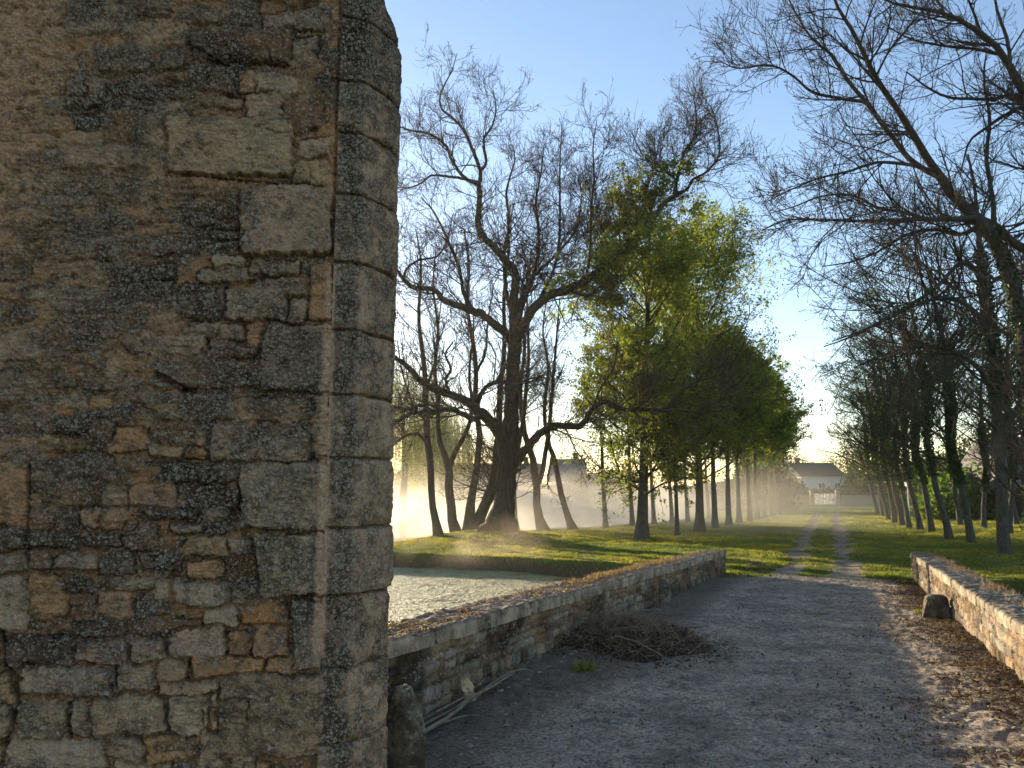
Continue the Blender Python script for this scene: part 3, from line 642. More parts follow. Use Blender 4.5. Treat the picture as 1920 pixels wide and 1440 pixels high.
def grow(Pp, Rp, dens, t0, ang, ln, K, wig, up, rr, rg, rmin=.003, t1=.98, lenfun=None, maxn=None, taper=.35, curl=0.0, absl=False):
    N, Kp, _ = Pp.shape
    L = np.linalg.norm(np.diff(Pp, axis=1), axis=2).sum(1)
    n = rg.poisson(np.maximum(dens*L, 0)); idx = np.repeat(np.arange(N), n)
    if maxn and len(idx) > maxn: idx = rg.choice(idx, maxn, False)
    M_ = len(idx)
    if M_ == 0: return np.zeros((0, K, 3)), np.zeros((0, K))
    t = rg.uniform(t0, t1, M_); fi = t*(Kp-1); i = np.minimum(fi.astype(int), Kp-2); f = (fi-i)[:, None]
    pos = Pp[idx, i]*(1-f)+Pp[idx, i+1]*f; tan = unit(Pp[idx, i+1]-Pp[idx, i]); r0 = Rp[idx, i]*(1-f[:, 0])+Rp[idx, i+1]*f[:, 0]
    pr = unit(np.cross(tan, unit(rg.normal(size=(M_, 3)))))
    a = np.radians(rg.uniform(ang[0], ang[1], M_))[:, None]
    dr = unit(tan*np.cos(a)+pr*np.sin(a)); dr[:, 2] += up*.6; dr = unit(dr)
    base = 1.0 if absl else L[idx]
    l = rg.uniform(ln[0], ln[1], M_)*base*(1-.45*t)
    if lenfun is not None: l = l*lenfun(pos)
    O = np.zeros((M_, K, 3)); O[:, 0] = pos; st_ = (l/(K-1))[:, None]; w_ = rg.normal(size=(M_, 3))*.5
    for k in range(1, K):
        dr = unit(dr+wig*rg.normal(size=(M_, 3))+curl*w_+np.array([0, 0, up])*(.4+k/K)); O[:, k] = O[:, k-1]+dr*st_
    rb = np.maximum(np.minimum(r0*rr, l*.013+.004), rmin)
    return O, np.maximum(rb[:, None]*(1-(1-taper)*np.linspace(0, 1, K)[None, :]), rmin*.7)
def leaves(Pt, n, size, rg, spread=.12, t0=.2, flat=.3, asp=.62, wz=None):
    N, K, _ = Pt.shape
    i = rg.integers(0, N, n)
    if wz is not None:
        q_ = Pt[:, 0, 2]; q_ = (q_-q_.min())/(q_.max()-q_.min()); p_ = np.interp(q_, [0, 1], wz); i = rg.choice(N, n, p=p_/p_.sum())
    f = rg.uniform(t0, 1, n)*(K-1); k = np.minimum(f.astype(int), K-2); f = (f-k)[:, None]
    c = Pt[i, k]*(1-f)+Pt[i, k+1]*f+rg.normal(0, spread, (n, 3))
    return leafquads(c, size*rg.uniform(.6, 1.35, n), rg, flat, asp, tint=np.clip(.5*_h(i, i*0, 5)+.5*rg.random(n), 0, 1))
def leafquads(c, s, rg, flat=.3, asp=.62, tint=None):
    n = len(c); nrm = unit(rg.normal(size=(n, 3))+np.array([0, 0, flat*2])); a = unit(np.cross(nrm, rg.normal(size=(n, 3)))); b = np.cross(nrm, a)
    s = s[:, None]; V = np.stack([c-a*s*.5, c+b*s*asp*.5+nrm*s*.12, c+a*s*.55, c-b*s*asp*.5+nrm*s*.12], 1)
    if tint is None: tint = rg.random(n)
    return V.reshape(-1, 3), np.arange(n*4).reshape(-1, 4), np.repeat(tint, 4)
def add_leaves(name, L, mat, parent, off=np.zeros(3)):
    return mesh(name, L[0]-off, L[1], mat, parent, smooth=False, attrs={'tint': L[2]})
def batch(lst, off=np.zeros(3)):
    V = []; Q = []; n = 0
    for Pt, Rd, sd in lst:
        if len(Pt) == 0: continue
        v, q_ = tubes(Pt, Rd, sd); V.append(v-off); Q.append(q_+n); n += len(v)
    return np.concatenate(V), [np.concatenate(Q)]
def limbset(limbs, D, K=14):
    """limbs: rows (px,py,r_px[,depth offset]) -> (N,K,3),(N,K)"""
    O = []
    for L in limbs:
        rows = []
        for q_ in L:
            dd_ = q_[3] if len(q_) > 3 else 0
            p = P(q_[0], q_[1], D+dd_); rows.append((*p, q_[2]*(D+dd_)/F))
        O.append(resample(rows, K))
    O = np.array(O); return O[:, :, :3], O[:, :, 3]
def fix_base(P0, base, drop=.3):
    return P0
def rough_path(Pt, rg, amt):
    n = rg.normal(size=Pt.shape)*amt; n[:, 0] = 0; return Pt+n

def build_tree(name, label, cat, group, base, L0, R0, specs, bark, twig='twig', leaf=None, seed=1, sides0=9, buds=None, split=1):
    """L0,R0 main limbs in world metres. specs = list of dict for grow()"""
    rg = np.random.default_rng(seed); root = empty(name, base); tag(root, label, cat, group); off = np.array(base, float)
    lv = [(L0, R0)]; cur = (L0, R0)
    for sp_ in specs:
        src = sp_.pop('src', -1); s_ = dict(sp_)
        if src == 'all': Ps = cur
        else: Ps = lv[src]
        lv.append(grow(Ps[0], Ps[1], rg=rg, **s_))
    wood = [(p, r, sides0 if i == 0 else 5) for i, (p, r) in enumerate(lv[:1+split])]
    v, q_ = batch(wood, off); mesh('trunk', v, q_, MT[bark], root)
    tw = [(p, r, 3) for (p, r) in lv[1+split:]]
    if sum(len(t[0]) for t in tw):
        v, q_ = batch(tw, off); mesh('crown', v, q_, MT[twig], root, smooth=False)
    if leaf:
        for (nm, mt, n, size, li, kw) in leaf:
            src = np.concatenate([lv[j][0] for j in li]) if len({lv[j][0].shape[1] for j in li}) == 1 else lv[li[-1]][0]
            add_leaves(nm, leaves(src, n, size, rg, **kw), MT[mt], root, off)
    return root, lv

# ---- the old oak --------------------------------------------------------------
OD = 35.0
oak = [
 [(932,1016,50),(935,1003,41),(938,990,33),(941,970,27),(944,950,23.5),(948,925,20.5),(952,890,20),(952,855,22),(955,820,19),(959,770,16.5),(961,700,14.5),(965,645,14),(966,600,13)],
 [(966,620,13),(962,575,12,.2),(966,530,11,.3),(963,505,10.5,.3),(951,494,10,0),(933,469,9,-.3),(908,445,8.5,-.5),(897,415,7.5,-.6),(899,378,7,-.6),(897,342,6.5,-.7)],
 [(897,345,5.5,-.7),(875,336,4.5,-.9),(860,320,4,-1),(846,298,3.8,-1),(835,272,3.4,-1.2),(802,250,2.8,-1.3),(773,245,2.4,-1.5),(740,232,1.6,-1.6),(720,205,1,-1.6)],
 [(898,350,4.5,-.7),(900,320,5,-.5),(890,291,4.6,-.3),(875,254,4,0),(857,229,3.4,.2),(828,203,2.6,.5),(826,178,2.2,.6),(835,156,1.8,.6),(848,130,1.3,.7),(857,100,.8,.7)],
 [(900,322,4,-.5),(911,305,3.8,-.7),(908,280,3.4,-1),(908,258,3,-1.2),(922,238,2.5,-1.4),(930,205,1.6,-1.6),(925,170,1,-1.8)],
 [(875,336,3.5,-.9),(838,331,3.2,-1.3),(809,329,2.6,-1.8),(787,345,2.2,-2),(760,352,1.4,-2.2),(735,340,1,-2.4)],
 [(966,640,12),(984,607,11.5,-.5),(1003,575,11,-1),(1035,552,10.5,-1.3),(1065,542,10,-1.6),(1094,528,9.5,-1.8),(1130,502,9,-1.9),(1170,466,8.5,-2),(1207,429,7.5,-2),(1240,389,6.5,-2),(1269,362,5.5,-2)],
 [(1265,365,5,-2),(1271,331,4.4,-2),(1283,287,3.6,-1.7),(1302,254,3,-1.5),(1305,214,2.2,-1.3),(1300,180,1.3,-1.2)],
 [(1271,340,3.2,-2),(1250,322,2.8,-2.3),(1230,310,2.4,-2.6),(1205,290,1.8,-2.8),(1185,250,1.1,-3)],
 [(1265,364,4.2,-2),(1287,356,3.8,-2.2),(1298,338,3.4,-2.4),(1327,320,2.9,-2.6),(1349,287,2.3,-2.8),(1345,240,1.7,-2.8),(1335,205,1.2,-2.7),(1318,182,.8,-2.6)],
 [(1094,530,4,-1.8),(1105,487,3.6,-1.9),(1110,378,2.8,-2),(1114,334,2.4,-2),(1112,276,1.7,-2),(1119,225,.9,-2)],
 [(1172,462,3.2,-2),(1200,400,2.6,-1.5),(1218,340,2,-1.2),(1229,300,1.5,-1),(1238,250,.9,-1)],
 [(1010,566,4,-1),(1040,500,3.6,-.6),(1049,440,3.2,-.4),(1050,378,2.8,-.2),(1050,305,1.9,0),(1054,228,.9,0)],
 [(1065,545,3.5,-1.6),(1100,555,3,-1.8),(1118,548,1.5,-1.9)],
 [(962,640,11),(945,622,11,-.6),(930,610,10.5,-1),(904,590,10,-1.4),(875,579,9,-1.8),(838,565,7.5,-2.2),(809,541,6.5,-2.6),(780,540,6,-2.8),(757,525,5,-3),(736,491,3.6,-3.2),(722,450,2.4,-3.4)],
 [(757,527,3.4,-3),(762,505,3,-2.8),(785,488,2.6,-2.7),(820,480,2.2,-2.6),(838,450,1.7,-2.5),(850,400,1,-2.4)],
 [(880,580,5,-1.8),(868,545,4.4,-1.6),(860,500,3.8,-1.4),(840,450,3,-1.2),(815,400,2.2,-1),(790,370,1.3,-1)],
 [(952,850,15),(938,815,14.5,-.5),(926,798,14,-.8),(904,776,12.5,-1.2),(875,752,10.5,-1.7),(846,740,9.5,-2.2),(813,729,8.5,-2.6),(784,710,7.5,-3),(762,685,6.5,-3.3),(733,667,5,-3.6),(700,650,3.5,-3.8)],
 [(904,778,8,-1.2),(885,785,7,-1.5),(860,772,6.5,-1.9),(838,768,6,-2.2),(809,773,5.6,-2.6),(773,775,5,-3),(745,790,4.2,-3.3),(715,805,3,-3.6)],
 [(812,772,4.5,-2.6),(790,760,4,-2.9),(765,768,3.6,-3.1),(735,762,2.8,-3.3),(705,770,2,-3.5)],
 [(893,765,6.5,-1.3),(900,742,6,-1.7),(912,725,5.5,-2),(932,716,4.8,-2.3),(952,718,4,-2.6),(966,727,3.3,-2.7),(980,716,2.8,-2.8),(999,709,2.4,-2.9),(1024,708,1.6,-3)],
 [(846,742,4.2,-2.2),(836,715,3.8,-2.4),(845,690,3.4,-2.4),(835,665,2.8,-2.5),(850,640,1.8,-2.6)],
 [(965,860,13),(981,849,10.5,-.4),(1003,823,9.5,-.8),(1028,802,8.8,-1.2),(1057,798,8.2,-1.6),(1083,800,7.6,-2),(1097,787,7,-2.2),(1112,763,6.4,-2.4),(1137,754,5.8,-2.7),(1170,769,5.4,-3),(1203,767,5,-3.3),(1240,769,4.6,-3.6),(1261,754,4,-3.7),(1283,729,3.3,-3.8),(1320,712,2.5,-4),(1360,700,1.4,-4)],
 [(1240,770,3.4,-3.6),(1283,769,3.2,-3.8),(1305,771,2.7,-4),(1338,754,2.2,-4.2),(1385,740,1.4,-4.4),(1420,735,.8,-4.5)],
 [(1112,763,3,-2.4),(1125,730,2.6,-2.2),(1150,690,2.2,-2),(1160,640,1.5,-1.8),(1180,600,.9,-1.6)],
 [(966,610,7),(985,560,6,.4),(1005,500,5,.8),(1010,440,4,1),(1005,380,3,1.2),(1015,320,2,1.4),(1020,270,1,1.4)],
 [(963,600,7),(950,550,5.5,1),(945,480,4.8,1.5),(955,420,4,1.8),(950,360,3,2),(965,300,1.8,2.2),(960,270,1,2.2)],
 [(966,590,5),(990,530,4.5,1),(1040,480,3.6,1.5),(1080,430,2.8,2),(1090,370,1.8,2.2),(1085,330,1,2.2)],
]
Lm, Rm = limbset(oak, OD, 44); rg = np.random.default_rng(3)
Lm = rough_path(Lm, rg, np.minimum(Rm, .16)[..., None]*.12); Lm[0, 0, 2] = -.75; Lm[0] -= 0
Rm[0, 6:] *= .90; Rm[1:] *= np.where(np.arange(44) < 3, .92, .78)[None]; Rm = Rm*(1+.05*rg.normal(size=Rm.shape).clip(-1, 1.5)); 
oakbase = (Lm[0, 0, 0], OD, -.35)
build_tree('oak_tree', 'massive old bare oak with thick spreading limbs on the grassy pond bank', 'tree', None, oakbase, Lm, Rm, [
  dict(dens=4.0, t0=.14, ang=(30, 75), ln=(1.0, 3.4), K=8, wig=.17, up=.06, rr=.42, rmin=.012, absl=True, curl=.15),
  dict(dens=3.8, t0=.10, ang=(25, 60), ln=(.45, .95), K=6, wig=.20, up=.12, rr=.6, rmin=.010, curl=.2),
  dict(dens=4.6, t0=.1, ang=(20, 55), ln=(.45, .95), K=5, wig=.16, up=.12, rr=.7, rmin=.0066, maxn=62000, curl=.2),
  ], 'bark_oak', seed=31, sides0=14, leaf=[('buds', 'bud', 40000, .055, [3], dict(spread=.02, t0=.4))])

# ---- bare trees along the pond behind the oak --------------------------------
pond = [
 ('slender bare tree, farthest left of the pond-bank trunks beside the corner stones', [[(824,1012,12),(818,985,8),(812,950,6.4),(808,900,6.4),(804,850,7),(801,805,6.4),(798,740,5.4),(792,660,4.4),(785,580,3.3),(790,500,2.2),(780,430,1)],
   [(803,838,3),(785,815,3),(760,818,2.5),(735,835,1.8),(715,850,1)],[(800,790,3),(775,760,2.4),(755,700,1.6),(745,640,.9)],[(798,730,3),(815,680,2.4),(822,610,1.6),(830,540,.9)]], 34.5),
 ('bare tree forking into a wide Y, second pond-bank trunk from the left', [[(858,1004,13),(850,985,9.5),(846,950,8.4),(842,905,8),(840,872,7.6),(828,842,5.6),(820,800,4.8),(823,755,4.4),(815,700,3.6),(822,620,2.7),(812,540,1.8),(818,460,.9)],
   [(841,880,6),(851,852,5),(864,828,4.6),(877,800,4.2),(885,768,3.5),(880,700,2.6),(888,620,1.6),(885,560,.8)]], 37),
 ('bare tree with a sinuous slim stem rising from the clump left of the oak', [[(880,1006,17),(878,980,12),(880,952,8.6),(886,921,7),(890,891,6.6),(896,850,6.2),(900,820,6),(896,790,5.6),(889,765,5.2),(893,696,4.6),(884,625,4),(875,568,3.2),(880,500,2.3),(870,430,1.3)],
   [(893,700,3),(910,660,2.5),(915,600,1.8),(925,540,1)]], 37.4),
 ('bare tree leaning right with split stem, pressed against the left of the oak', [[(893,1006,13),(897,980,11),(905,952,10),(915,930,9.5),(925,895,8.4),(932,855,7.4),(935,790,6.2),(938,730,5.5),(946,640,4.2),(945,550,3.2),(955,470,2),(950,400,1)],
   [(906,955,6),(922,935,5.5),(930,905,5),(936,880,4.5),(945,830,4)]], 36.6),
 ('thin bare tree mostly hidden behind the right edge of the oak trunk', [[(968,999,10),(965,980,6.6),(963,950,5.4),(962,900,5),(975,820,4.4),(985,740,3.6),(992,650,2.8),(988,560,1.8),(995,480,.9)]], 40),
 ('bare tree with two close stems making a narrow V, right of the oak', [[(1022,996,15),(1014,985,9.5),(1008,952,7.2),(1004,911,6.8),(1001,880,7),(998,855,6.4),(986,823,5.4),(978,770,4.8),(975,720,4),(984,650,3.1),(975,570,2.2),(985,500,1.1)],
   [(1006,912,5.5),(1016,888,4.8),(1024,850,4.4),(1028,815,4.2),(1035,740,3.2),(1042,650,2.2),(1050,560,1.2)]], 40.5),
 ('bare tree with a knotted trunk slanting left, standing in front of the grey house', [[(1078,994,12),(1070,984,7.6),(1063,962,5.6),(1053,932,5.6),(1047,900,5.2),(1042,870,5),(1035,848,4.6),(1028,824,4.2),(1020,770,3.5),(1028,690,2.7),(1018,620,1.8),(1025,560,.9)],
   [(1037,852,3.6),(1030,880,2.4),(1027,900,2),(1028,917,1.2)]], 41.5)]
for i, (lab, lm, D) in enumerate(pond):
    L_0, R_0 = limbset(lm, D, 20); L_0 = rough_path(L_0, rg, R_0[..., None]*.15)
    zb = float(terrain(L_0[0, 0, 0], D)); L_0[0, 0, 2] = zb-.25
    build_tree('bare_tree', lab, 'tree', 'bare trees on the pond bank', (L_0[0, 0, 0], D, zb), L_0, R_0, [
      dict(dens=1.7, t0=.36, ang=(25, 60), ln=(1.2, 3.4), K=8, wig=.12, up=.14, rr=.5, rmin=.011, absl=True),
      dict(dens=2.4, t0=.12, ang=(22, 55), ln=(.35, .7), K=6, wig=.16, up=.13, rr=.6, rmin=.009),
      dict(dens=4.0, t0=.12, ang=(22, 55), ln=(.35, .7), K=5, wig=.16, up=.12, rr=.6, rmin=.0068, maxn=9000)], 'bark_pond', seed=50+i, sides0=10,
      leaf=[('buds', 'bud', 2500, .05, [3], dict(spread=.02, t0=.4))])

# ---- leafy trees ----------------------------------------------------------------
def leafy(name, label, group, base, h, w, seed, n_leaf, size, leafmat='leaf_spring', trunk_r=.26, crown0=.16, bark='bark_row', droop=.0, lean=(0, 0), twn=6000, shape=None):
    rg = np.random.default_rng(seed)
    K = 18; t = np.linspace(0, 1, K)
    tr = np.stack([base[0]+lean[0]*t*h+.12*np.cumsum(rg.normal(0, .35, K))*t, base[1]+lean[1]*t*h+.12*np.cumsum(rg.normal(0, .35, K))*t, base[2]-.15+t*(h+.15)], 1)
    r = trunk_r*(1-.93*t**.8); r[0] *= 1.5; r[1] *= 1.05
    sh = shape or (lambda q: np.sin(np.clip(q, 0, 1)**.75*math.pi*.94)**.8+.10)
    lf = lambda pos: w*.5*sh((pos[:, 2]-base[2]-crown0*h)/(h*(1-crown0)))
    root, lv = build_tree(name, label, 'tree', group, base, tr[None], r[None], [
        dict(dens=6.0, t0=crown0, ang=(40, 82), ln=(.8, 1.2), K=9, wig=.09, up=.075-droop, rr=.42, rmin=.012, absl=True, lenfun=lf),
        dict(dens=3.2, t0=.15, ang=(30, 70), ln=(.25, .6), K=6, wig=.14, up=.03-droop, rr=.5, rmin=.008),
        dict(dens=4.0, t0=.1, ang=(30, 70), ln=(.35, .7), K=5, wig=.18, up=-.02-droop, rr=.55, rmin=.005, maxn=twn)], bark, seed=seed,
        leaf=[('foliage', leafmat, n_leaf, size, [3], dict(spread=.10, t0=.15, flat=.25, wz=(.45, 1.6)))])
    return root
def gz(px, py):
    g = G(px, py); g[2] = float(terrain(g[0], g[1])); return g
b = gz(1203, 1009)
big = leafy('lime_tree', 'tall lime with fresh green leaves hanging low over the lawn, right of the oak', 'leafy trees of the left row', b, 16.0, 9.2, 71, 66000, .125, trunk_r=.27, crown0=.12, lean=(.05, 0), droop=.02, twn=21000,
   shape=lambda q: np.interp(q, [0, .08, .25, .5, .75, .9, 1.05], [.95, 1.0, 1.05, 1.15, 1.15, .95, .5]))
b = gz(1312, 996)
mid = leafy('lime_tree', 'leafy green lime with forked dark stem behind the tall lime, over the left row', 'leafy trees of the left row', b, 16.0, 10.6, 72, 44000, .13, trunk_r=.24, crown0=.16, twn=18000, lean=(.03, 0), shape=lambda q: np.interp(q, [0, .1, .35, .6, .8, 1.05], [.75, .9, 1.1, 1.25, 1.2, .6]))
b = gz(1270, 1003)
low = leafy('lime_tree', 'slim young lime with yellow-green leaves low beside the parapet end', 'leafy trees of the left row', b, 9.0, 5.0, 73, 15000, .13, trunk_r=.12, crown0=.22, droop=.02, twn=3000)
proto = None
row = [(1341,990,11.8,'lime trunk with straight grey stem, third in the left row from the tall lime',0),(1367,986,11.2,'thin dark lime with a crooked fork, fourth in the left row from the tall lime',1),
       (1386,981,10.5,'lime with ivy-green trunk in the middle of the left row',0),(1406,979,9.8,'pale slender lime just beyond the ivy-green trunk of the left row',1),
       (1420,975,10,'lime in the golden mist, sixth trunk of the left row',0),(1434,972,9.5,'lime in the brown mist near the far end of the left row',1),(1446,969,10,'faint lime, last but one of the left row toward the gate',0),(1458,966,10,'faintest lime at the far end of the left row toward the gate',1)]
protos = []
for i, (px, py, h, lab, k) in enumerate(row):
    b = gz(px, py)
    if len(protos) < 2:
        o = leafy('lime_tree', lab, 'leafy trees of the left row', b, h, 7.6, 80+i, 15000, .16, leafmat='leaf_deep' if i else 'leaf_spring', trunk_r=.19, crown0=.30, twn=6500); protos.append(o)
    else:
        o = copy_tree(protos[k]); tag(o, lab, 'tree', 'leafy trees of the left row'); o.location = tuple(b); o.rotation_euler.z = i*1.37; s_ = 1+.06*math.sin(i*2.1); o.scale = (s_, s_, s_)
# second line of thin trunks nearer the pond
line2 = [(1136,991,'thin tree on the pond edge under the lowest lime leaves, leftmost of the misty stems'),(1186,987,'thin leaning tree in the mist just left of the tall lime trunk'),(1227,983,'grey slanting tree in the mist just right of the tall lime trunk'),
         (1261,982,'thin misty tree behind the slim young lime'),(1290,980,'pale misty tree between the slim lime and the forked lime'),(1330,973,'pale distant tree in bright mist between two lime trunks')]
pr2 = None
for i, (px, py, lab) in enumerate(line2):
    b = gz(px, py)
    if pr2 is None:
        pr2 = leafy('pond_tree', lab, 'misty trees by the pond', b, 10.5, 4.6, 95, 6000, .14, trunk_r=.15, crown0=.38, lean=(-.05, 0), twn=3500, bark='bark_pond')
    else:
        o = copy_tree(pr2); tag(o, lab, 'tree', 'misty trees by the pond'); o.location = tuple(b); o.rotation_euler.z = .5*math.sin(i*1.9); o.scale = (1, 1, 1+.05*math.sin(i))

# ---- right-hand row: bare, leaning, ivy clad ------------------------------------
def bare_row(name, label, group, base, pts, D, seed, h_extra, ivy, tr=.18, dens=1.0, limbs=None, up=.06, leafn=0, n3=24000):
    L_0, R_0 = limbset([pts]+(limbs or []), D, 20); L_0 = rough_path(L_0, np.random.default_rng(seed), R_0[..., None]*.12)
    L_0[0, 0, 2] = base[2]-.2
    root, lv = build_tree(name, label, 'tree', group, tuple(base), L_0, R_0, [
      dict(dens=2.6*dens, t0=.26, ang=(35, 80), ln=(2.2, 5.6), K=9, wig=.09, up=up, rr=.5, rmin=.013, absl=True),
      dict(dens=3.0*dens, t0=.12, ang=(25, 60), ln=(.25, .55), K=6, wig=.13, up=.05, rr=.5, rmin=.009),
      dict(dens=4.6*dens, t0=.1, ang=(25, 55), ln=(.35, .7), K=5, wig=.15, up=.08, rr=.6, rmin=.0065, maxn=n3)], 'bark_row', seed=seed,
      leaf=[('buds', 'bud', 3500, .05, [3], dict(spread=.02, t0=.4))]+([('foliage', 'leaf_deep', leafn, .10, [3], dict(spread=.08, t0=.2))] if leafn else []))
    if ivy:
        rg_ = np.random.default_rng(seed+9); t0, t1, n, spread = ivy; k = rg_.uniform(t0, t1, n)*(19); i = k.astype(int).clip(0, 18); f = (k-i)[:, None]
        c = L_0[0, i]*(1-f)+L_0[0, i+1]*f; r = (R_0[0, i]*1.05+.02)[:, None]; lump = (.55+.9*(vn(k*1.2, k*0, seed)+.5))[:, None]
        dr = unit(rg_.normal(size=(n, 3))*np.array([1, 1, .25])); c = c+dr*(r+spread*lump*rg_.random((n, 1)))
        add_leaves('ivy', leafquads(c, .11*rg_.uniform(.6, 1.3, n), rg_, .1, .8), MT['ivy'], root, np.array(root.location))
    return root
gR = 'bare ivy-clad trees of the right row'
b = gz(1884, 1037)
r1 = bare_row('bare_tree', 'tall bare grey tree, nearest of the right row, standing behind the sunlit parapet', gR, b,
   [(1886,1042,15),(1884,1020,11),(1880,962,10),(1877,890,9.5),(1873,836,9),(1869,760,8.5),(1864,690,8),(1856,600,7),(1846,520,6),(1834,440,4.5),(1828,360,3),(1815,290,1.5)], b[1], 201, 0, (.35, .75, 2200, .10),
   limbs=[[(1868,740,6,0),(1835,690,5,-1),(1790,660,4.4,-2),(1740,650,3.6,-3),(1690,655,2.8,-4),(1640,672,2,-5),(1600,690,1.2,-5)],
          [(1862,660,5.5,0),(1840,600,5,-1.5),(1800,565,4.2,-3),(1755,560,3.6,-4),(1700,580,3,-5),(1650,605,2.3,-6),(1600,630,1.7,-6.5),(1545,650,1,-7)],
          [(1852,580,5,0),(1835,520,4.5,-1),(1805,490,4,-2),(1755,540,3.4,-3),(1690,580,2.6,-4),(1620,618,1.8,-4.5),(1560,640,1,-5)],
          [(1872,830,6,0),(1900,780,5,1),(1930,700,4,1.5),(1945,620,2.5,2)],
          [(1874,850,6.5,0),(1890,815,6,.5),(1912,800,5,.6),(1935,770,3.5,.8)]])
b = gz(1819, 1018)
r2 = bare_row('bare_tree', 'dark ivy-clad bare tree, second of the right row, leaning over the track', gR, b,
   [(1822,1022,10),(1819,1000,7),(1812,962,6.2),(1804,917,5.8),(1793,881,5.4),(1783,836,5.2),(1784,760,5.8),(1775,690,5),(1765,620,4),(1748,550,2.8),(1735,480,1.5)], b[1], 202, 0, (.20, .55, 2400, .06), leafn=3200)
b = gz(1777, 1009)
r3 = bare_row('bare_tree', 'dark leaning bare tree with bare base, third of the right row', gR, b,
   [(1781,1013,9.5),(1776,995,6.8),(1768,962,6),(1757,917,5.6),(1747,875,5.2),(1738,820,4.8),(1738,750,5.2),(1728,680,4.2),(1715,610,3),(1700,540,1.5)], b[1], 203, 0, (.25, .7, 1700, .06), leafn=2200)
rowR = [(1745,999,0,'ivy-covered tree with leafy trunk, fourth of the right row'),(1723,995,1,'slim tree beside a pale post, fifth of the right row'),(1703,990,0,'grey-green leaning tree, sixth of the right row'),
        (1690,983,1,'slender tree, seventh of the right row along the track'),(1676,980,0,'leaning tree with pale edge, eighth of the right row along the track'),(1664,974,1,'dark distant tree, ninth of the right row'),(1654,970,0,'dark distant tree, tenth of the right row near the gate'),(1645,966,1,'last dark tree of the right row near the gate hedge')]
for i, (px, py, k, lab) in enumerate(rowR):
    b = gz(px, py); o = copy_tree((r2, r3)[k]); tag(o, lab, 'tree', gR); o.location = tuple(b); o.rotation_euler.z = .35*math.sin(i*2.3)
    s_ = .98+.05*math.cos(i*1.7); o.scale = (s_, s_, s_)
rowS = [(1846,990,0,'bushy ivy-wrapped tree behind the gap between the first and second right-row trees'),(1895,1003,1,'thin dark tree at the right edge before the dark-roofed house'),(1800,985,1,'tree standing deeper behind the second and third right-row trees'),(1905,985,0,'ivy-wrapped tree in the back line near the right picture edge')]
for i, (px, py, k, lab) in enumerate(rowS):
    b = gz(px, py); o = copy_tree((r2, r3)[k]); tag(o, lab, 'tree', 'second line of trees on the right'); o.location = tuple(b); o.rotation_euler.z = 2+i*1.3; o.scale = (.95, .95, .9+.05*i)

# ---- overhanging ash, top right -------------------------------------------------
AD = 16.5
ash = [
 [(1962,1120,34),(1956,1060,27),(1950,950,25),(1943,830,23),(1933,720,20),(1922,640,18),(1910,575,16),(1889,500,14.5),(1861,444,13.5),(1828,405,12),(1789,372,10.5),(1761,328,9.5)],
 [(1761,328,9),(1722,272,8,-.3),(1694,222,7,-.5),(1655,167,6,-.8),(1628,117,5.2,-1),(1600,61,4.4,-1.2),(1572,17,3.6,-1.4),(1550,-40,2.6,-1.6),(1520,-100,1.4,-1.8)],
 [(1765,333,7),(1722,311,6,.3),(1689,278,5.6,.5),(1655,233,5.2,.7),(1622,189,4.8,.8),(1589,150,4.2,.9),(1561,105,3.5,1),(1522,72,2.8,1),(1494,28,2,1.1),(1470,-20,1.2,1.1)],
 [(1624,192,4,.8),(1567,183,3.6,.5),(1522,172,3.2,.2),(1489,144,2.6,0),(1444,122,2.1,-.2),(1383,128,1.5,-.4),(1344,111,.9,-.5)],
 [(1755,322,4.4),(1700,308,4,-.5),(1644,305,3.4,-1),(1589,322,2.9,-1.4),(1539,333,2.3,-1.8),(1484,355,1.7,-2),(1428,383,1,-2.2)],
 [(1830,408,7),(1772,411,6,-.6),(1722,411,5,-1),(1655,414,4.1,-1.4),(1589,414,3.3,-1.8),(1522,411,2.5,-2.2),(1467,414,1.8,-2.4),(1428,433,1,-2.5)],
 [(1745,411,4,-.8),(1689,397,3.6,-.5),(1644,389,3.2,-.3),(1600,367,2.8,0),(1544,367,2.1,.2),(1484,389,1.4,.4),(1440,400,.8,.5)],
 [(1843,420,5),(1800,440,4.4,.6),(1755,430,3.8,1),(1700,440,3.2,1.5),(1650,470,2.5,2),(1600,490,1.8,2.4),(1540,500,1,2.6)],
 [(1836,410,9),(1867,424,9,.4),(1889,446,9.5,.7),(1928,472,9.5,1),(1980,500,8,1.6),(2040,500,6,2),(2110,470,4,2)],
 [(1935,730,14),(1975,600,13,.5),(1990,450,12,.7),(1980,330,11,.6),(1955,235,10,.4),(1922,178,9,.2),(1900,139,8,.1),(1878,100,7.2),(1839,61,6.2,-.2),(1789,33,5,-.4),(1744,17,4,-.6),(1689,11,3,-.8),(1630,-15,1.8,-1)],
 [(1975,310,5,.5),(1920,186,4.4,-.3),(1855,186,3.8,-.6),(1783,183,3,-.9),(1744,167,2.4,-1),(1700,135,1.4,-1.2)],
 [(1882,104,4),(1828,92,3.4,.3),(1772,86,2.9,.6),(1705,72,2,.9),(1650,40,1.1,1)],
 [(1978,330,5,.6),(1930,210,4.6,.8),(1883,217,4,1),(1844,244,3.2,1.2),(1817,267,2.4,1.3),(1800,330,1.2,1.4)],
 [(1895,135,4.5),(1890,80,4,.3),(1870,20,3,.5),(1860,-40,2,.7)],
 [(1839,61,3.5,-.2),(1820,10,2.6,-.4),(1790,-50,1.6,-.5)],
 [(1861,444,6),(1862,380,5.2,.6),(1850,300,4.4,1),(1856,220,3.4,1.3),(1845,150,2.4,1.5),(1850,90,1.2,1.6)],
]
Lm, Rm = limbset(ash, AD, 22); Rm = Rm*.88; Lm = rough_path(Lm, rg, Rm[..., None]*.10)
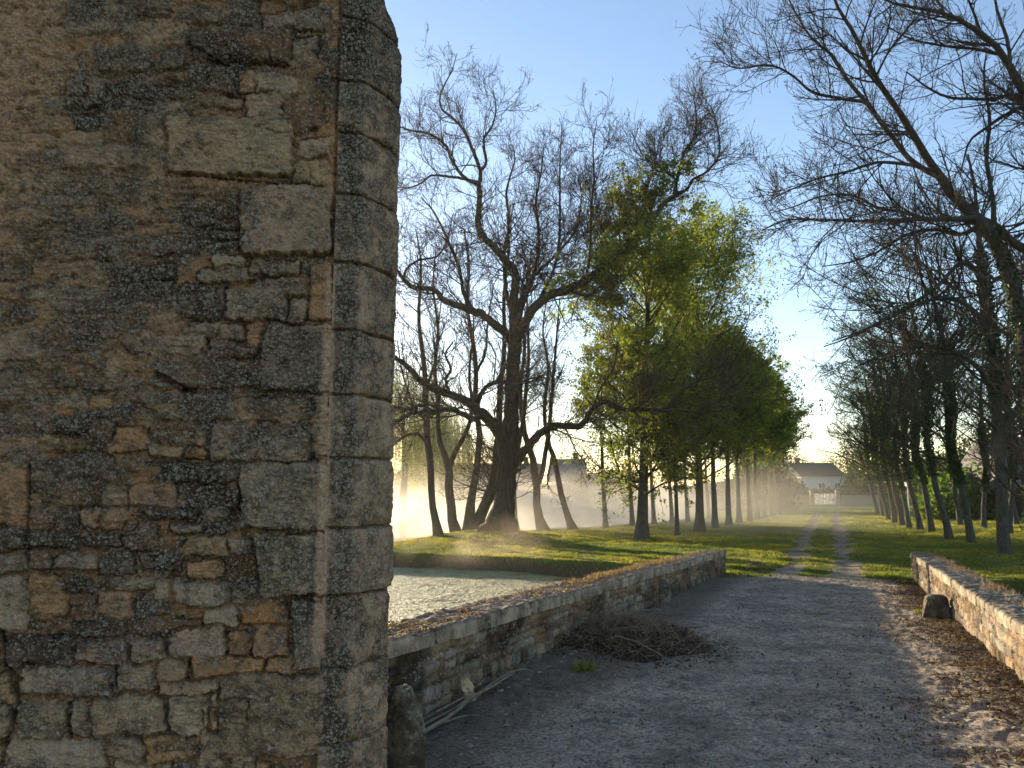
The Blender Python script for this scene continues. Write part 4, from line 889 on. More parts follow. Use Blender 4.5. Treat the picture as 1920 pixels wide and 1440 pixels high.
zb = float(terrain(Lm[0, 0, 0], AD)); Lm[0, 0, 2] = min(Lm[0, 0, 2], zb-.2)
t_, lv = build_tree('ash_tree', 'large bare ash with dense drooping twigs overhanging from the top right corner', 'tree', None, (Lm[0, 0, 0], AD, zb), Lm, Rm, [
  dict(dens=4.4, t0=.14, ang=(25, 65), ln=(.8, 2.7), K=8, wig=.10, up=.03, rr=.5, rmin=.0085, absl=True, curl=.08),
  dict(dens=6.0, t0=.12, ang=(22, 55), ln=(.35, .75), K=6, wig=.14, up=.07, rr=.6, rmin=.0062, curl=.12),
  dict(dens=5.6, t0=.12, ang=(22, 55), ln=(.40, .85), K=5, wig=.13, up=.10, rr=.7, rmin=.0042, maxn=42000, curl=.12)], 'bark_ash', seed=77, sides0=12,
  leaf=[('buds', 'bud', 34000, .030, [3], dict(spread=.006, t0=.75, asp=.5))])
rg_ = np.random.default_rng(5); n = 4200; k = rg_.uniform(.15, .82, n)*21; i = k.astype(int); f = (k-i)[:, None]
c = Lm[0, i]*(1-f)+Lm[0, i+1]*f; r = (Rm[0, i])[:, None]; dr = unit(rg_.normal(size=(n, 3))); lump = (.3+1.1*(vn(k*1.5, k*0, 4)+.5))[:, None]
add_leaves('ivy', leafquads(c+dr*(r+.065*lump*rg_.random((n, 1))), .07*rg_.uniform(.6, 1.3, n), rg_, .1, .8), MT['ivy'], t_, np.array(t_.location))

# ---- bushes, willow and distant woods --------------------------------------------
def bush(name, label, cat, group, c, rx, ry, h, n, size, seed, mat='leaf_bush', rz=0.0, stems=True, z0=None):
    rg_ = np.random.default_rng(seed); zb = float(terrain(c[0], c[1])) if z0 is None else z0; root = empty(name, (c[0], c[1], zb)); tag(root, label, cat, group)
    d = unit(rg_.normal(size=(n, 3))); d[:, 2] = np.abs(d[:, 2]); rad = rg_.random(n)**.45
    lump = 1+.45*fbm(np.arctan2(d[:, 1], d[:, 0])*1.6+7, d[:, 2]*2.6, 3, seed)
    p = d*rad[:, None]*np.stack([rx*lump, ry*lump, h*lump], 1); p[:, 2] = np.abs(p[:, 2])+rg_.normal(0, .05, n)
    cr, sr = math.cos(rz), math.sin(rz); p = np.stack([p[:, 0]*cr-p[:, 1]*sr, p[:, 0]*sr+p[:, 1]*cr, p[:, 2]], 1)
    add_leaves('foliage', leafquads(p, size*rg_.uniform(.6, 1.4, n), rg_, .2, .7), MT[mat], root)
    if stems:
        m_ = 26; K = 5; dr = unit(rg_.normal(size=(m_, 3))*np.array([1, 1, .3])+np.array([0, 0, 1.1])); t = np.linspace(0, .85, K)
        Pt = dr[:, None, :]*t[None, :, None]*np.array([rx, ry, h]); Pt = Pt@np.array([[cr, sr, 0], [-sr, cr, 0], [0, 0, 1]])
        v, q_ = tubes(Pt, np.full((m_, K), .04)*(1-.7*t)[None, :], 4); mesh('stem', v, q_, MT['twig'], root)
    return root
# hedge and thicket flanking the far gate
far = [(1440,945,4.5,2.6,'dark evergreen thicket left of the far gate, nearest the lime row',6.0),(1486,947,2.6,2.5,'dark rounded bush beside the left gate pillar',4.6),(1618,948,2.0,2,'russet bush right of the far gate',2.2),
       (1603,946,2.2,2.5,'yellowish bush leaning toward the right gate pillar',5.4),(1650,948,4,3,'dark green thicket behind the end of the right row',6.5),(1695,944,5,4,'tall dark shrubbery beyond the right gate pillar',8.5)]
for i, (px, py, rx, ry, lab, h) in enumerate(far):
    g = G(px, py-2); bush('bush', lab, 'bush', 'bushes around the far gate', g, rx, ry, h, 9000, .32, 500+i, mat=('leaf_bush', 'leaf_bush', 'dry', 'leaf_deep', 'leaf_bush', 'leaf_deep')[i])
for i, (px, Y, rx, h, lab) in enumerate([(1750, 70, 4.2, 5.5, 'green shrubbery behind the middle of the right row'), (1795, 62, 3.8, 4.5, 'green shrubbery behind the third and fourth right-row trees'), (1850, 58, 6, 4.0, 'shrubbery left of the dark-roofed house'),(1490, 150, 8, 9.5, 'dark tall trees behind the left end of the white house'), (1612, 152, 9, 10.5, 'dark tall trees behind the right end of the white house'), (1430, 85, 4, 8, 'tall leafy thicket closing the left row in the distance'),(1850,80,6,8,'tall shrubbery far behind the right row'),(1930,75,8,6,'bushy mass behind the dark-roofed house')]):
    p = P(px, HZ, Y); bush('bush', lab, 'bush', 'shrubbery behind the tree rows', p, rx, 4, h, 12000, .30, 520+i, mat=('leaf_deep', 'leaf_bush', 'leaf_deep', 'leaf_bush', 'leaf_bush', 'leaf_bush', 'leaf_bush', 'leaf_bush')[i], z0=(-.4 if i in (3, 4) else None))
bush('hedge', 'low brown hedge just behind the pale gate', 'hedge', None, P(1548, HZ, 127), 6.5, 1.6, 2.5, 9000, .26, 560, mat='leaf_bush')
# far shore hedge as one mass
rg_ = np.random.default_rng(8); n = 60000; x = rg_.uniform(-90, 32, n); y = 107+rg_.normal(0, 2.2, n); top = 3.4+2.2*fbm(x*.09, x*0, 3, 12)+.8*fbm(x*.5, x*0, 2, 14)
z = -.5+top*rg_.random(n)**.8
o = add_leaves('far_hedge', leafquads(np.stack([x, y, z], 1), .42*rg_.uniform(.6, 1.4, n), rg_, .1, .7), MT['leaf_bush'], None); tag(o, 'dim hedge and scrub along the far shore of the pond behind the mist', 'hedge', kind='stuff')
def willow(label, px, Y, h, rad, seed, n=900):
    rg_ = np.random.default_rng(seed); b = P(px, HZ, Y); zb = max(float(terrain(b[0], Y)), -.5); root = empty('willow_tree', (b[0], Y, zb)); tag(root, label, 'tree', 'willows over the pond')
    t = np.linspace(0, 1, 8); tr = np.stack([.3*np.sin(t*4), .2*np.cos(t*3), t*h*.75], 1)[None]
    lim, lr = grow(tr, np.full((1, 8), .35), 1.2, .3, (20, 60), (.35*h, .6*h), 8, .08, .06, .5, rg_, .03, absl=True)
    v, q_ = batch([(tr, .38*(1-.7*t)[None], 8), (lim, lr, 4)]); mesh('trunk', v, q_, MT['bark_pond'], root)
    K = 7; a = rg_.uniform(0, 2*math.pi, n); rr_ = rad*np.sqrt(rg_.random(n)); zt = h*(1-.42*(rr_/rad)**2)*rg_.uniform(.82, 1.02, n); ln = rg_.uniform(.35, .75, n)*zt
    tt = np.linspace(0, 1, K); Pt = np.zeros((n, K, 3)); Pt[..., 0] = (rr_*np.cos(a))[:, None]*(1+.06*tt); Pt[..., 1] = (rr_*np.sin(a))[:, None]*(1+.06*tt); Pt[..., 2] = zt[:, None]-ln[:, None]*tt
    Pt += rg_.normal(0, .05, Pt.shape)
    v, q_ = tubes(Pt, np.full((n, K), .006), 3); mesh('crown', v, q_, MT['twig'], root, smooth=False)
    L = leaves(Pt, n*30, .20, rg_, spread=.05, t0=0, flat=0, asp=.28); add_leaves('foliage', L, MT['willow'], root)
willow('pale weeping willow seen through the gap beside the corner stones', 752, 72, 15, 4.8, 61)
willow('weeping willow behind the slender trunks, right of the palest willow', 822, 78, 12.5, 3.6, 62, 700)
bush('bush', 'round dark evergreen beyond the misty pond left of the long barn', 'bush', 'bushes on the far shore', P(800, HZ, 96), 6, 4, 6.5, 9000, .32, 540, z0=-.6)
bush('bush', 'round bush right of the grey house on the far shore', 'bush', 'bushes on the far shore', P(1125, HZ, 98), 4.5, 3, 5.5, 7000, .30, 541, z0=-.6)

# ------------------------------------------------------------------ buildings
MT['roof'] = mat_plain('slate_roof', (.10, .10, .105), .7, .35, 4)
MT['greenroof'] = mat_plain('mossy_roof', (.045, .055, .042), .9, .3, 3)
MT['tile'] = mat_plain('clay_roof', (.13, .085, .06), .85, .3, 5)
MT['render'] = mat_plain('pale_render', (.52, .50, .46), .9, .12, 3)
MT['white'] = mat_plain('white_paint', (.75, .76, .78), .6, .06, 3)
MT['stonewall'] = mat_plain('rough_stone', (.22, .18, .13), .95, .35, 6, .1, .6)
MT['shutter'] = mat_plain('blue_shutter', (.28, .42, .50), .6, .08, 3)
MT['redshut'] = mat_plain('brown_shutter', (.16, .075, .05), .7, .1, 3)
MT['darkwood'] = mat_plain('dark_boards', (.03, .028, .025), .8, .3, 5)
mg = M('window_glass'); mg.pbr((.03, .035, .04), .12, None, .6); MT['glass'] = mg.m
MT['metal'] = mat_plain('pale_metal', (.72, .72, .70), .5, .1, 8, .4)
def house(name, label, px0, px1, Y, zw, zr, wall, roof, wins, rz=0.0, depth=7, chim=(), door=None, z0=-.7, group=None, gutter=False):
    a = P(px0, HZ, Y)[0]; b = P(px1, HZ, Y)[0]; w_ = b-a; c = ((a+b)/2, Y, 0)
    root = empty(name, c); root.rotation_euler.z = rz; tag(root, label, 'building', group)
    v, f = join([box(-w_/2, 0, z0, w_/2, depth, zw)]); mesh('wall', v, f, MT[wall], root, smooth=False)
    e = .35; V = np.array([(-w_/2-e, -e, zw-.10), (w_/2+e, -e, zw-.10), (w_/2+e, depth+e, zw-.10), (-w_/2-e, depth+e, zw-.10), (-w_/2-e, -e, zw+.06), (w_/2+e, -e, zw+.06), (w_/2+e, depth+e, zw+.06), (-w_/2-e, depth+e, zw+.06), (-w_/2-e, depth/2, zr), (w_/2+e, depth/2, zr)], float)
    r = mesh('roof', V, [np.array([(0, 3, 2, 1), (0, 1, 5, 4), (2, 3, 7, 6), (4, 5, 9, 8), (6, 7, 8, 9)]), np.array([(5, 6, 9), (7, 4, 8)]), np.array([(1, 2, 6, 5), (3, 0, 4, 7)])], MT[roof], root, smooth=False)
    for cx in chim:
        v, f = join([box(cx-.35, depth/2-.3, zr-.7, cx+.35, depth/2+.3, zr+.75), box(cx-.43, depth/2-.38, zr+.75, cx+.43, depth/2+.38, zr+.87), box(cx-.2, depth/2-.12, zr+.87, cx-.02, depth/2+.12, zr+1.15)]); mesh('chimney', v, f, MT['tile'], r, smooth=False)
    for (x, z, ww, hh, sh) in wins:
        v, f = join([box(x-ww/2-.08, -.06, z-.08, x+ww/2+.08, -.002, z), box(x-ww/2-.08, -.06, z+hh, x+ww/2+.08, -.002, z+hh+.08), box(x-ww/2-.08, -.06, z, x-ww/2, -.002, z+hh), box(x+ww/2, -.06, z, x+ww/2+.08, -.002, z+hh), box(x-.03, -.05, z, x+.03, -.002, z+hh)])
        wn = mesh('window', v, f, MT['white'], root, smooth=False)
        v, f = box(x-ww/2, -.03, z, x+ww/2, -.001, z+hh); mesh('pane', v, f, MT['glass'], wn, smooth=False)
        if sh:
            for sg in (-1, 1):
                q_ = [box(x+sg*(ww/2+.10+ww*.27)-ww*.26, -.075, z-.02, x+sg*(ww/2+.10+ww*.27)+ww*.26, -.012, z+hh+.02)]; v, f = join(q_); mesh('shutter', v, f, MT[sh], root, smooth=False)
    if gutter:
        v, f = join([box(-w_/2-e, -e-.14, zw-.16, w_/2+e, -e, zw)]); mesh('gutter', v, f, MT['white'], root, smooth=False)
    if door:
        x, ww, hh, mt = door; v, f = box(x-ww/2, -.05, z0, x+ww/2, -.003, z0+hh+.5); mesh('door', v, f, MT[mt], root, smooth=False)
    return root
house('long_barn', 'long low tile-roofed barn in the mist across the pond behind the oak', 845, 1012, 112, 3.2, 5.8, 'stonewall', 'tile', [(-3, 1, 1, 1.2, None), (3, 1, 1, 1.2, None)], chim=(4.5,))
house('grey_house', 'grey slate-roofed house with pale blue shuttered window across the pond', 1038, 1098, 106, 3.1, 6.2, 'render', 'roof', [(-.6, 1.2, 1.5, 1.5, 'shutter')], chim=(1.2,), depth=8)
house('white_house', 'low white house under a dark mossy roof beyond the gate', 1503, 1584, 138, 4.4, 6.9, 'render', 'greenroof', chim=(-2.4,), wins=[(-.2, 2.3, 1.1, .8, None), (2.6, 2.3, 1.0, .8, None)], depth=11)
house('dark_roofed_house', 'low dark-roofed outbuilding with white gutter and open front at the right edge', 1914, 2060, 52, 2.0, 5.3, 'darkwood', 'roof', [(4, .6, 1, 1, None)], chim=(-1.2,), gutter=True, depth=8, door=(-.9, 1.6, 2.0, 'darkwood'))
house('garden_shed', 'small pale-walled shed glimpsed between the right-row trunks', 1779, 1800, 66, .9, 1.9, 'render', 'roof', [(0, 0, .5, .5, None)], depth=3, z0=-.5)
# gate
gr = empty('field_gate', G(1547, 947)); tag(gr, 'pale metal double gate closing the far end of the track', 'gate')
for sg in (-1, 1):
    parts = []
    x0, x1 = (sg*.03, sg*1.65); xa, xb = min(x0, x1), max(x0, x1)
    for z in (.1, .65, 1.15, 1.65): parts.append(box(xa, -.03, z, xb, .03, z+.07))
    for x in np.linspace(xa, xb-.05, 9): parts.append(box(x, -.02, .17, x+(.06 if x in (xa, xb-.05) else .025), .02, 1.65))
    v, f = join(parts); mesh('gate_leaf', v, f, MT['metal'], gr, smooth=False)
v, f = join([box(-.06, -.06, .8, .06, -.031, 1.0)]); mesh('latch', v, f, MT['darkwood'], gr, smooth=False)
for sg, lab in ((-1, 'square stone pillar on the left of the far gate'), (1, 'square stone pillar on the right of the far gate')):
    g = G(1547, 947); p_ = empty('gate_pillar', (g[0]+sg*1.95, g[1], g[2])); tag(p_, lab, 'pillar', 'pillars of the far gate')
    v, f = join([box(-.25, -.25, -.2, .25, .25, 2.0)]); mesh('shaft', v, f, MT['stonewall'], p_, smooth=False)
    v, f = join([box(-.32, -.32, 2.0, .32, .32, 2.12), box(-.22, -.22, 2.12, .22, .22, 2.25)]); mesh('cap', v, f, MT['stonewall'], p_, smooth=False)
# end wall beside the gate
for sg, lab in ((-1, 'low boundary wall running left from the far gate'), (1, 'low boundary wall running right from the far gate')):
    g = G(1547, 947); x0, x1 = sorted((g[0]+sg*2.35, g[0]+sg*14)); v, f = join([box(x0, g[1]-.2, -.6, x1, g[1]+.2, 1.0), box(x0, g[1]-.25, 1.0, x1, g[1]+.25, 1.1)]); tag(mesh('boundary_wall', v, f, MT['stonewall'], smooth=False), lab, 'wall', 'walls beside the far gate')
# pale post in the right row
g = G(1706, 975); po = empty('garden_lamp', (g[0], g[1], g[2])); tag(po, 'thin white garden lamp post between the right-row trees', 'lamp')
v, f = tubes(np.array([[(0, 0, 0), (0, 0, 1), (0, 0, 2.4)]], float), np.full((1, 3), .04), 8); mesh('pole', v, f, MT['white'], po)
v, f = join([box(-.16, -.16, 2.4, .16, .16, 2.62), box(-.24, -.24, 2.62, .24, .24, 2.68)]); mesh('lantern', v, f, MT['white'], po, smooth=False)

# ------------------------------------------------------------------ grass, litter, plants
def blades(x, y, z, h, rg_, wd=.35, lean=.35):
    n = len(x); a = rg_.uniform(0, 2*math.pi, n); c, s = np.cos(a)*h*wd*.5, np.sin(a)*h*wd*.5; lx, ly = rg_.normal(0, lean, n)*h, rg_.normal(0, lean, n)*h
    V = np.stack([np.stack([x-c, y-s, z-.01], 1), np.stack([x+c, y+s, z-.01], 1), np.stack([x+lx, y+ly, z+h], 1)], 1)
    return V.reshape(-1, 3), np.arange(n*3).reshape(-1, 3)
rg_ = np.random.default_rng(21)
n = 950000; Y = 15.5*np.exp(rg_.random(n)*math.log(90/15.5)); X = (rg_.uniform(-.22, .72, n))*Y
dm = dirtmask(X, Y); z = terrain(X, Y); s, l = SL(X, Y); k = (dm+.25*rg_.normal(size=n) < .42) & (z > WATER+.12); X, Y, z, s, l = X[k], Y[k], z[k], s[k], l[k]
h = (.022+.034*rg_.random(len(X))**1.5)*(.55+1.6*np.clip(fbm(X*1.7, Y*1.7, 4, 61, .7)+.25, 0, 1))*np.clip(.55+Y/50, .8, 1.9)
v, f = blades(X, Y, z, h, rg_, wd=.30+.0*Y, lean=.45)
tint = np.clip(.45+.8*fbm(X*.35, Y*.35, 3, 71)+.25*rg_.normal(size=len(X)), 0, 1)
o = mesh('lawn_grass', v, f, MT['grass'], smooth=False, attrs={'tint': np.repeat(tint, 3)}); tag(o, 'short backlit grass covering the lawn and banks', 'grass', kind='stuff')
n = 9000; Y = 17*np.exp(rg_.random(n)*math.log(70/17)); X = rg_.uniform(-.2, .72, n)*Y; z = terrain(X, Y); k = (z > WATER+.2) & (fbm(X*.5, Y*.5, 3, 63) > -.05); L = leafquads(np.stack([X[k], Y[k], z[k]+.05], 1), .055*rg_.uniform(.5, 1.4, k.sum()), rg_, .8, .6)
o = mesh('fallen_leaves', L[0], L[1], MT['dry'], smooth=False, attrs={'tint': L[2]}); tag(o, 'old brown leaves scattered through the lawn', 'leaves', kind='stuff')
# tufts on the bridge deck margins and weeds along the copings
def clump(name, label, cat, c, rad, n, h, mat, seed, group=None, kind=None, lean=.5, wd=.12):
    r_ = np.random.default_rng(seed); a = r_.uniform(0, 6.283, n); q_ = rad*np.sqrt(r_.random(n)); x = q_*np.cos(a); y = q_*np.sin(a)
    v, f = blades(x, y, x*0, h*r_.uniform(.4, 1.1, n), r_, wd, lean); o = mesh(name, v, f, MT[mat], smooth=False, attrs={'tint': np.repeat(r_.random(n), 3)}, loc=c); tag(o, label, cat, group, kind); return o
def onroad(px, py):
    g = G(px, py, -.1)
    for _ in range(4): g = G(px, py, float(terrain(g[0], g[1])))
    return g
clump('grass_tuft', 'small green grass tuft at the foot of the dead-weed heap', 'grass', onroad(1095, 1256), .11, 260, .09, 'grass', 1, 'small plants on the track')
clump('moss_patch', 'low mossy grass patch in the middle of the shaded track', 'moss', onroad(1518, 1151), .20, 500, .035, 'grass', 2, 'small plants on the track')
clump('weed', 'green weed growing at the foot of the left parapet beside the guard stone', 'plant', onroad(1190, 1130), .16, 320, .30, 'leaf_deep' if False else 'grass', 3, 'small plants on the track', wd=.16)
clump('grass_tuft', 'mossy grass tuft beside the right guard stone', 'grass', onroad(1728, 1149), .10, 220, .06, 'grass', 4, 'small plants on the track')
def coping_pts(PPt, t, a, thick, za, zb, side=1):
    root, A, d, nf, Ln = PPt; p = A+d*t[:, None]*Ln-nf*a[:, None]*thick; return p[:, 0], p[:, 1], za+(zb-za)*t
# crusty moss cushions and dry sedum on left coping
n = 9000; t = rg_.random(n)**1.4; a = rg_.random(n); keep = (vn(t*60, a*5, 3) > -.05); t, a = t[keep], a[keep]
x, y, z = coping_pts(LP, t, a, .44, .635, .21); h = .006+.012*rg_.random(len(x))
cen = np.stack([x, y, z+h*.4], 1); v, f, tt = leafquads(cen, .017*rg_.uniform(.5, 1.6, len(x)), rg_, .9, .8)
o = mesh('coping_moss', v, f, MT['dryplant'], smooth=False, attrs={'tint': tt}); tag(o, 'crust of brown and pale moss cushions on the left parapet coping', 'moss', kind='stuff')
n = 4200; t = np.clip(rg_.normal(.52, .13, n), .2, .98); a = rg_.uniform(.25, 1.0, n)**.7; keep = vn(t*45, a*3, 9) > -.12; t, a = t[keep], a[keep]
x, y, z = coping_pts(LP, t, a, .44, .635, .21); v, f = blades(x, y, z, .02+.045*rg_.random(len(x)), rg_, .22, .6)
o = mesh('dry_plants', v, f, MT['dryplant'], smooth=False, attrs={'tint': np.repeat(rg_.random(len(x)), 3)}); tag(o, 'dry orange stonecrop growing along the middle of the left parapet coping', 'plants', kind='stuff')
n = 4200; t = rg_.random(n); a = .55+.5*rg_.random(n); keep = vn(t*50, a*3, 19) > .02; t, a = t[keep], a[keep]
x, y, z = coping_pts(RP, t, a, .40, .56, .305); v, f = blades(x, y, z, .02+.05*rg_.random(len(x)), rg_, .14, .5)
o = mesh('dry_plants', v, f, MT['dryplant'], smooth=False, attrs={'tint': np.repeat(rg_.random(len(x)), 3)}); tag(o, 'thin dry weeds fringing the back edge of the right parapet coping', 'plants', kind='stuff')
# leaf litter: right side of track, and sparse crumbs elsewhere
n = 26000; s = rg_.uniform(-6, 13.5, n); l = 2.0-np.abs(rg_.normal(0, .42, n))*np.interp(s, [-6, 3, 9, 13], [1.7, 1.35, 1.0, .9]); q_ = fbm(s*1.2, l*1.2, 3, 88)
k = (q_ > .0-.25*(l > 1.4)) & (l < 1.95) & (l > -1); s, l = s[k], l[k]; x, y = XY(s, l); z = terrain(x, y)+.012+.012*rg_.random(len(x))
v, f, tt = leafquads(np.stack([x, y, z], 1), .030*rg_.uniform(.4, 1.5, len(x)), rg_, .8, .5, tint=rg_.random(len(x))**1.6)
o = mesh('leaf_litter', v, f, MT['dry'], smooth=False, attrs={'tint': tt}); tag(o, 'brown leaf litter lying along the foot of the right parapet', 'leaves', kind='stuff')
n = 5200; s = rg_.uniform(-3.5, 13, n); l = rg_.uniform(-2, 1.6, n); x, y = XY(s, l); k = (fbm(x*1.5, y*1.5, 3, 98) > .02); x, y = x[k], y[k]
z = terrain(x, y)+.012; v, f, tt = leafquads(np.stack([x, y, z], 1), .024*rg_.uniform(.4, 1.6, len(x)), rg_, .8, .45, tint=rg_.random(len(x))**2.2)
o = mesh('twig_crumbs', v, f, MT['dry'], smooth=False, attrs={'tint': tt}); tag(o, 'dark crumbs of bark and leaves scattered over the stony track', 'debris', kind='stuff')

# ------------------------------------------------------------------ rocks
m = M('lichened_rock'); n1 = m.noise(6, 6, .7); n2 = m.noise(40, 5, .7)
c = m.ramp(n1, [(.35, (.035, .028, .022)), (.5, (.12, .095, .065)), (.72, (.34, .30, .22))]); c = m.mix(m.ramp(n2, [(.35, .7), (.5, 0)]), c, (.03, .026, .02))
c = m.mix(m.ramp(m.noise(11, 3, .6), [(.6, 0), (.7, .7)]), c, (.17, .11, .04)); v_ = m.vor(45)
c = m.mix(m.math('MULTIPLY', m.ramp(v_.outputs['Distance'], [(.3, 1), (.4, 0)]), m.ramp(n1, [(.5, 0), (.6, .6)])), c, (.38, .37, .32))
m.pbr(c, .95, m.bump(m.math('ADD', n1, n2), 1, .02), .1); MT['rock'] = m.m
MT['pebble'] = mat_plain('limestone_pebble', (.23, .21, .185), .9, .35, 20, .15, .5)
def ico(n=4):
    import bmesh
    bm = bmesh.new(); bmesh.ops.create_icosphere(bm, subdivisions=n, radius=1); v = np.array([q.co[:] for q in bm.verts]); f = np.array([[w_.index for w_ in q.verts] for q in bm.faces]); bm.free(); return v, f
IV, IF = ico(5)
def rock(name, label, cat, group, c, sx, sy, h, taper, seed, rz=0, boxy=.6, disp=.06, mat='rock', parent=None):
    v = IV.copy(); v = np.sign(v)*np.abs(v)**boxy; zz = (v[:, 2]+1)/2; k = 1+(taper-1)*zz
    v = np.stack([v[:, 0]*sx*k, v[:, 1]*sy*k, zz*h-.06], 1)
    d = fbm(IV[:, 0]*1.7+seed, IV[:, 2]*1.7+IV[:, 1]*1.1, 4, seed)+.5*fbm(IV[:, 1]*4+3, IV[:, 2]*4+IV[:, 0]*3, 3, seed+4)
    v = v*(1+disp*d[:, None]*np.array([1, 1, .5])*2.2); cr, sr = math.cos(rz), math.sin(rz); v = np.stack([v[:, 0]*cr-v[:, 1]*sr, v[:, 0]*sr+v[:, 1]*cr, v[:, 2]], 1)
    o = mesh(name, v, IF, MT[mat], parent, loc=c); tag(o, label, cat, group); return o
g1 = P(748, 1440, 4.35); rock('guard_stone', 'dark rounded guard stone with pale lichen top, tucked beside the big wall corner', 'stone', 'guard stones along the parapets', (g1[0], 4.35, -.02), .165, .16, .64, .62, 3, rz=.3, boxy=.62, disp=.09)
g2 = onroad(1243, 1128); rock('guard_stone', 'dark squat guard stone against the shaded left parapet', 'stone', 'guard stones along the parapets', (g2[0]-.05, g2[1], g2[2]-.02), .17, .17, .40, .72, 9, rz=.4, boxy=.55, disp=.08)
g3 = onroad(1765, 1160); rock('guard_stone', 'mossy tapered guard stone against the sunlit right parapet', 'stone', 'guard stones along the parapets', (g3[0], g3[1]+.1, g3[2]-.02), .215, .19, .40, .66, 14, rz=-.4, boxy=.42, disp=.05)
g4 = onroad(1418, 1066); rock('mossy_stone', 'low mossy stone in the grass past the end of the left parapet', 'stone', None, (g4[0], g4[1], g4[2]-.03), .32, .22, .26, .6, 22, boxy=.8, disp=.12)
clump('moss_patch', 'yellow-green moss and grass growing over the low stone past the left parapet', 'moss', (g4[0], g4[1]-.05, g4[2]+.05), .34, 700, .10, 'grass', 6, 'small plants on the track')
# loose stones embedded in the track
rg_ = np.random.default_rng(33); IV2, IF2 = ico(2); base_p = None
pv = IV2*np.array([1, .75, .35])*(1+.22*fbm(IV2[:, 0]*2+3, IV2[:, 1]*2+IV2[:, 2], 3, 5)[:, None])
me_st = mesh('loose_stone', pv*.05, IF2, MT['pebble'])
spots = [(840,1330),(1145,1172),(1165,1235),(1115,1180),(965,1262),(1045,1241),(1330,1130),(1640,1265),(1455,1420),(1110,1318),(1052,1398),(1500,1385),(1385,1365),(1290,1290),(1405,1235),(1690,1183),(1700,1185),(1220,1410),(1590,1330),(1340,1425),(950,1360),(1010,1420),(1180,1350),(1260,1345),(1560,1180)]
names = {0: 'small pale stone on the track beside the fallen sticks'}
for i, (px, py) in enumerate(spots):
    o = me_st if i == 0 else me_st.copy()
    if i: link(o)
    g = onroad(px, py); o.location = (g[0], g[1], g[2]+.002); o.rotation_euler = (rg_.normal(0, .15), rg_.normal(0, .15), rg_.uniform(0, 6)); s_ = rg_.uniform(.35, .95); o.scale = (s_, s_*rg_.uniform(.7, 1), s_*rg_.uniform(.35, .7))
    tag(o, 'pale loose stone lying in the dirt of the track', 'stone', 'loose stones on the track')

IV1, IF1 = ico(1); n = 4200; s = rg_.uniform(-4.5, 13.5, n); l = np.clip(rg_.normal(0, 1.1, n), -2.1, 2.0); x, y = XY(s, l); z = terrain(x, y)
sz = .009+.030*rg_.random(n)**2.6; a = rg_.uniform(0, 6.283, n); el = rg_.uniform(.5, 1, n); ht = rg_.uniform(.22, .42, n)
loc = IV1[None]*(1+.25*rg_.normal(size=(n, len(IV1), 1))); loc = loc*np.stack([sz, sz*el, sz*ht], 1)[:, None, :]
px_ = loc[..., 0]*np.cos(a)[:, None]-loc[..., 1]*np.sin(a)[:, None]+x[:, None]; py_ = loc[..., 0]*np.sin(a)[:, None]+loc[..., 1]*np.cos(a)[:, None]+y[:, None]; pz_ = loc[..., 2]+z[:, None]+.003
o = mesh('track_stones', np.stack([px_, py_, pz_], -1).reshape(-1, 3), (IF1[None]+np.arange(n)[:, None, None]*len(IV1)).reshape(-1, 3), MT['pebble'], smooth=True); tag(o, 'flat limestone chips embedded all over the dirt track', 'stones', kind='stuff')
# ------------------------------------------------------------------ heap of dead weeds
MT['straw'] = mat_plain('dead_stems', (.20, .145, .095), .9, .5, 9, .1, .3)
MT['heapsoil'] = mat_plain('heap_mulch', (.045, .034, .025), .95, .6, 22, .1, 1)
hc = onroad(1168, 1206); hp = empty('weed_heap', hc); tag(hp, 'heap of uprooted dead weeds and rotting stems dumped against the left parapet', 'heap')
nx = 110; u = np.linspace(-1.25, 1.25, nx); xx, yy = np.meshgrid(u, u, indexing='ij'); ca, sa = math.cos(R(-22.9)), math.sin(R(-22.9))
def heapz(x, y):
    e = np.hypot((x-.05)/.92, y/1.0)+.25*fbm(x*2, y*2, 3, 5); return .23*np.clip(1-e, 0, 1)**.8*(1+.7*fbm(x*4, y*4, 3, 15))+.05*fbm(x*14, y*14, 3, 25)*(e < 1)
WX = hc[0]+xx; WY = hc[1]+yy; zz = terrain(WX, WY)-hc[2]+heapz(xx, yy)-.015
mesh('mulch', np.stack([xx, yy, zz], -1).reshape(-1, 3), grid_faces(nx, nx), MT['heapsoil'], hp)
r_ = np.random.default_rng(4); n = 3200; x = r_.normal(.0, .46, n); y = r_.normal(0, .46, n); K = 7; a = r_.uniform(0, 6.28, n); ln = r_.uniform(.08, .42, n)
dr = np.stack([np.cos(a), np.sin(a), r_.uniform(-.1, .5, n)], 1); Pt = np.zeros((n, K, 3)); Pt[:, 0] = np.stack([x, y, heapz(x, y)+.01+terrain(hc[0]+x, hc[1]+y)-hc[2]], 1)
for k in range(1, K):
    dr = unit(dr+.5*r_.normal(size=(n, 3))+np.array([0, 0, -.18])); Pt[:, k] = Pt[:, k-1]+dr*(ln/K)[:, None]
    hz_ = heapz(Pt[:, k, 0], Pt[:, k, 1])+terrain(hc[0]+Pt[:, k, 0], hc[1]+Pt[:, k, 1])-hc[2]; Pt[:, k, 2] = np.maximum(Pt[:, k, 2], hz_)
v, f = tubes(Pt, (.0014+.0055*r_.random(n)**3)[:, None]*np.linspace(1, .5, K)[None], 4); mesh('stems', v, f, MT['straw'], hp)
n = 11000; x = r_.normal(0, .42, n); y = r_.normal(0, .45, n); z = heapz(x, y)+terrain(hc[0]+x, hc[1]+y)-hc[2]+.015*r_.random(n)
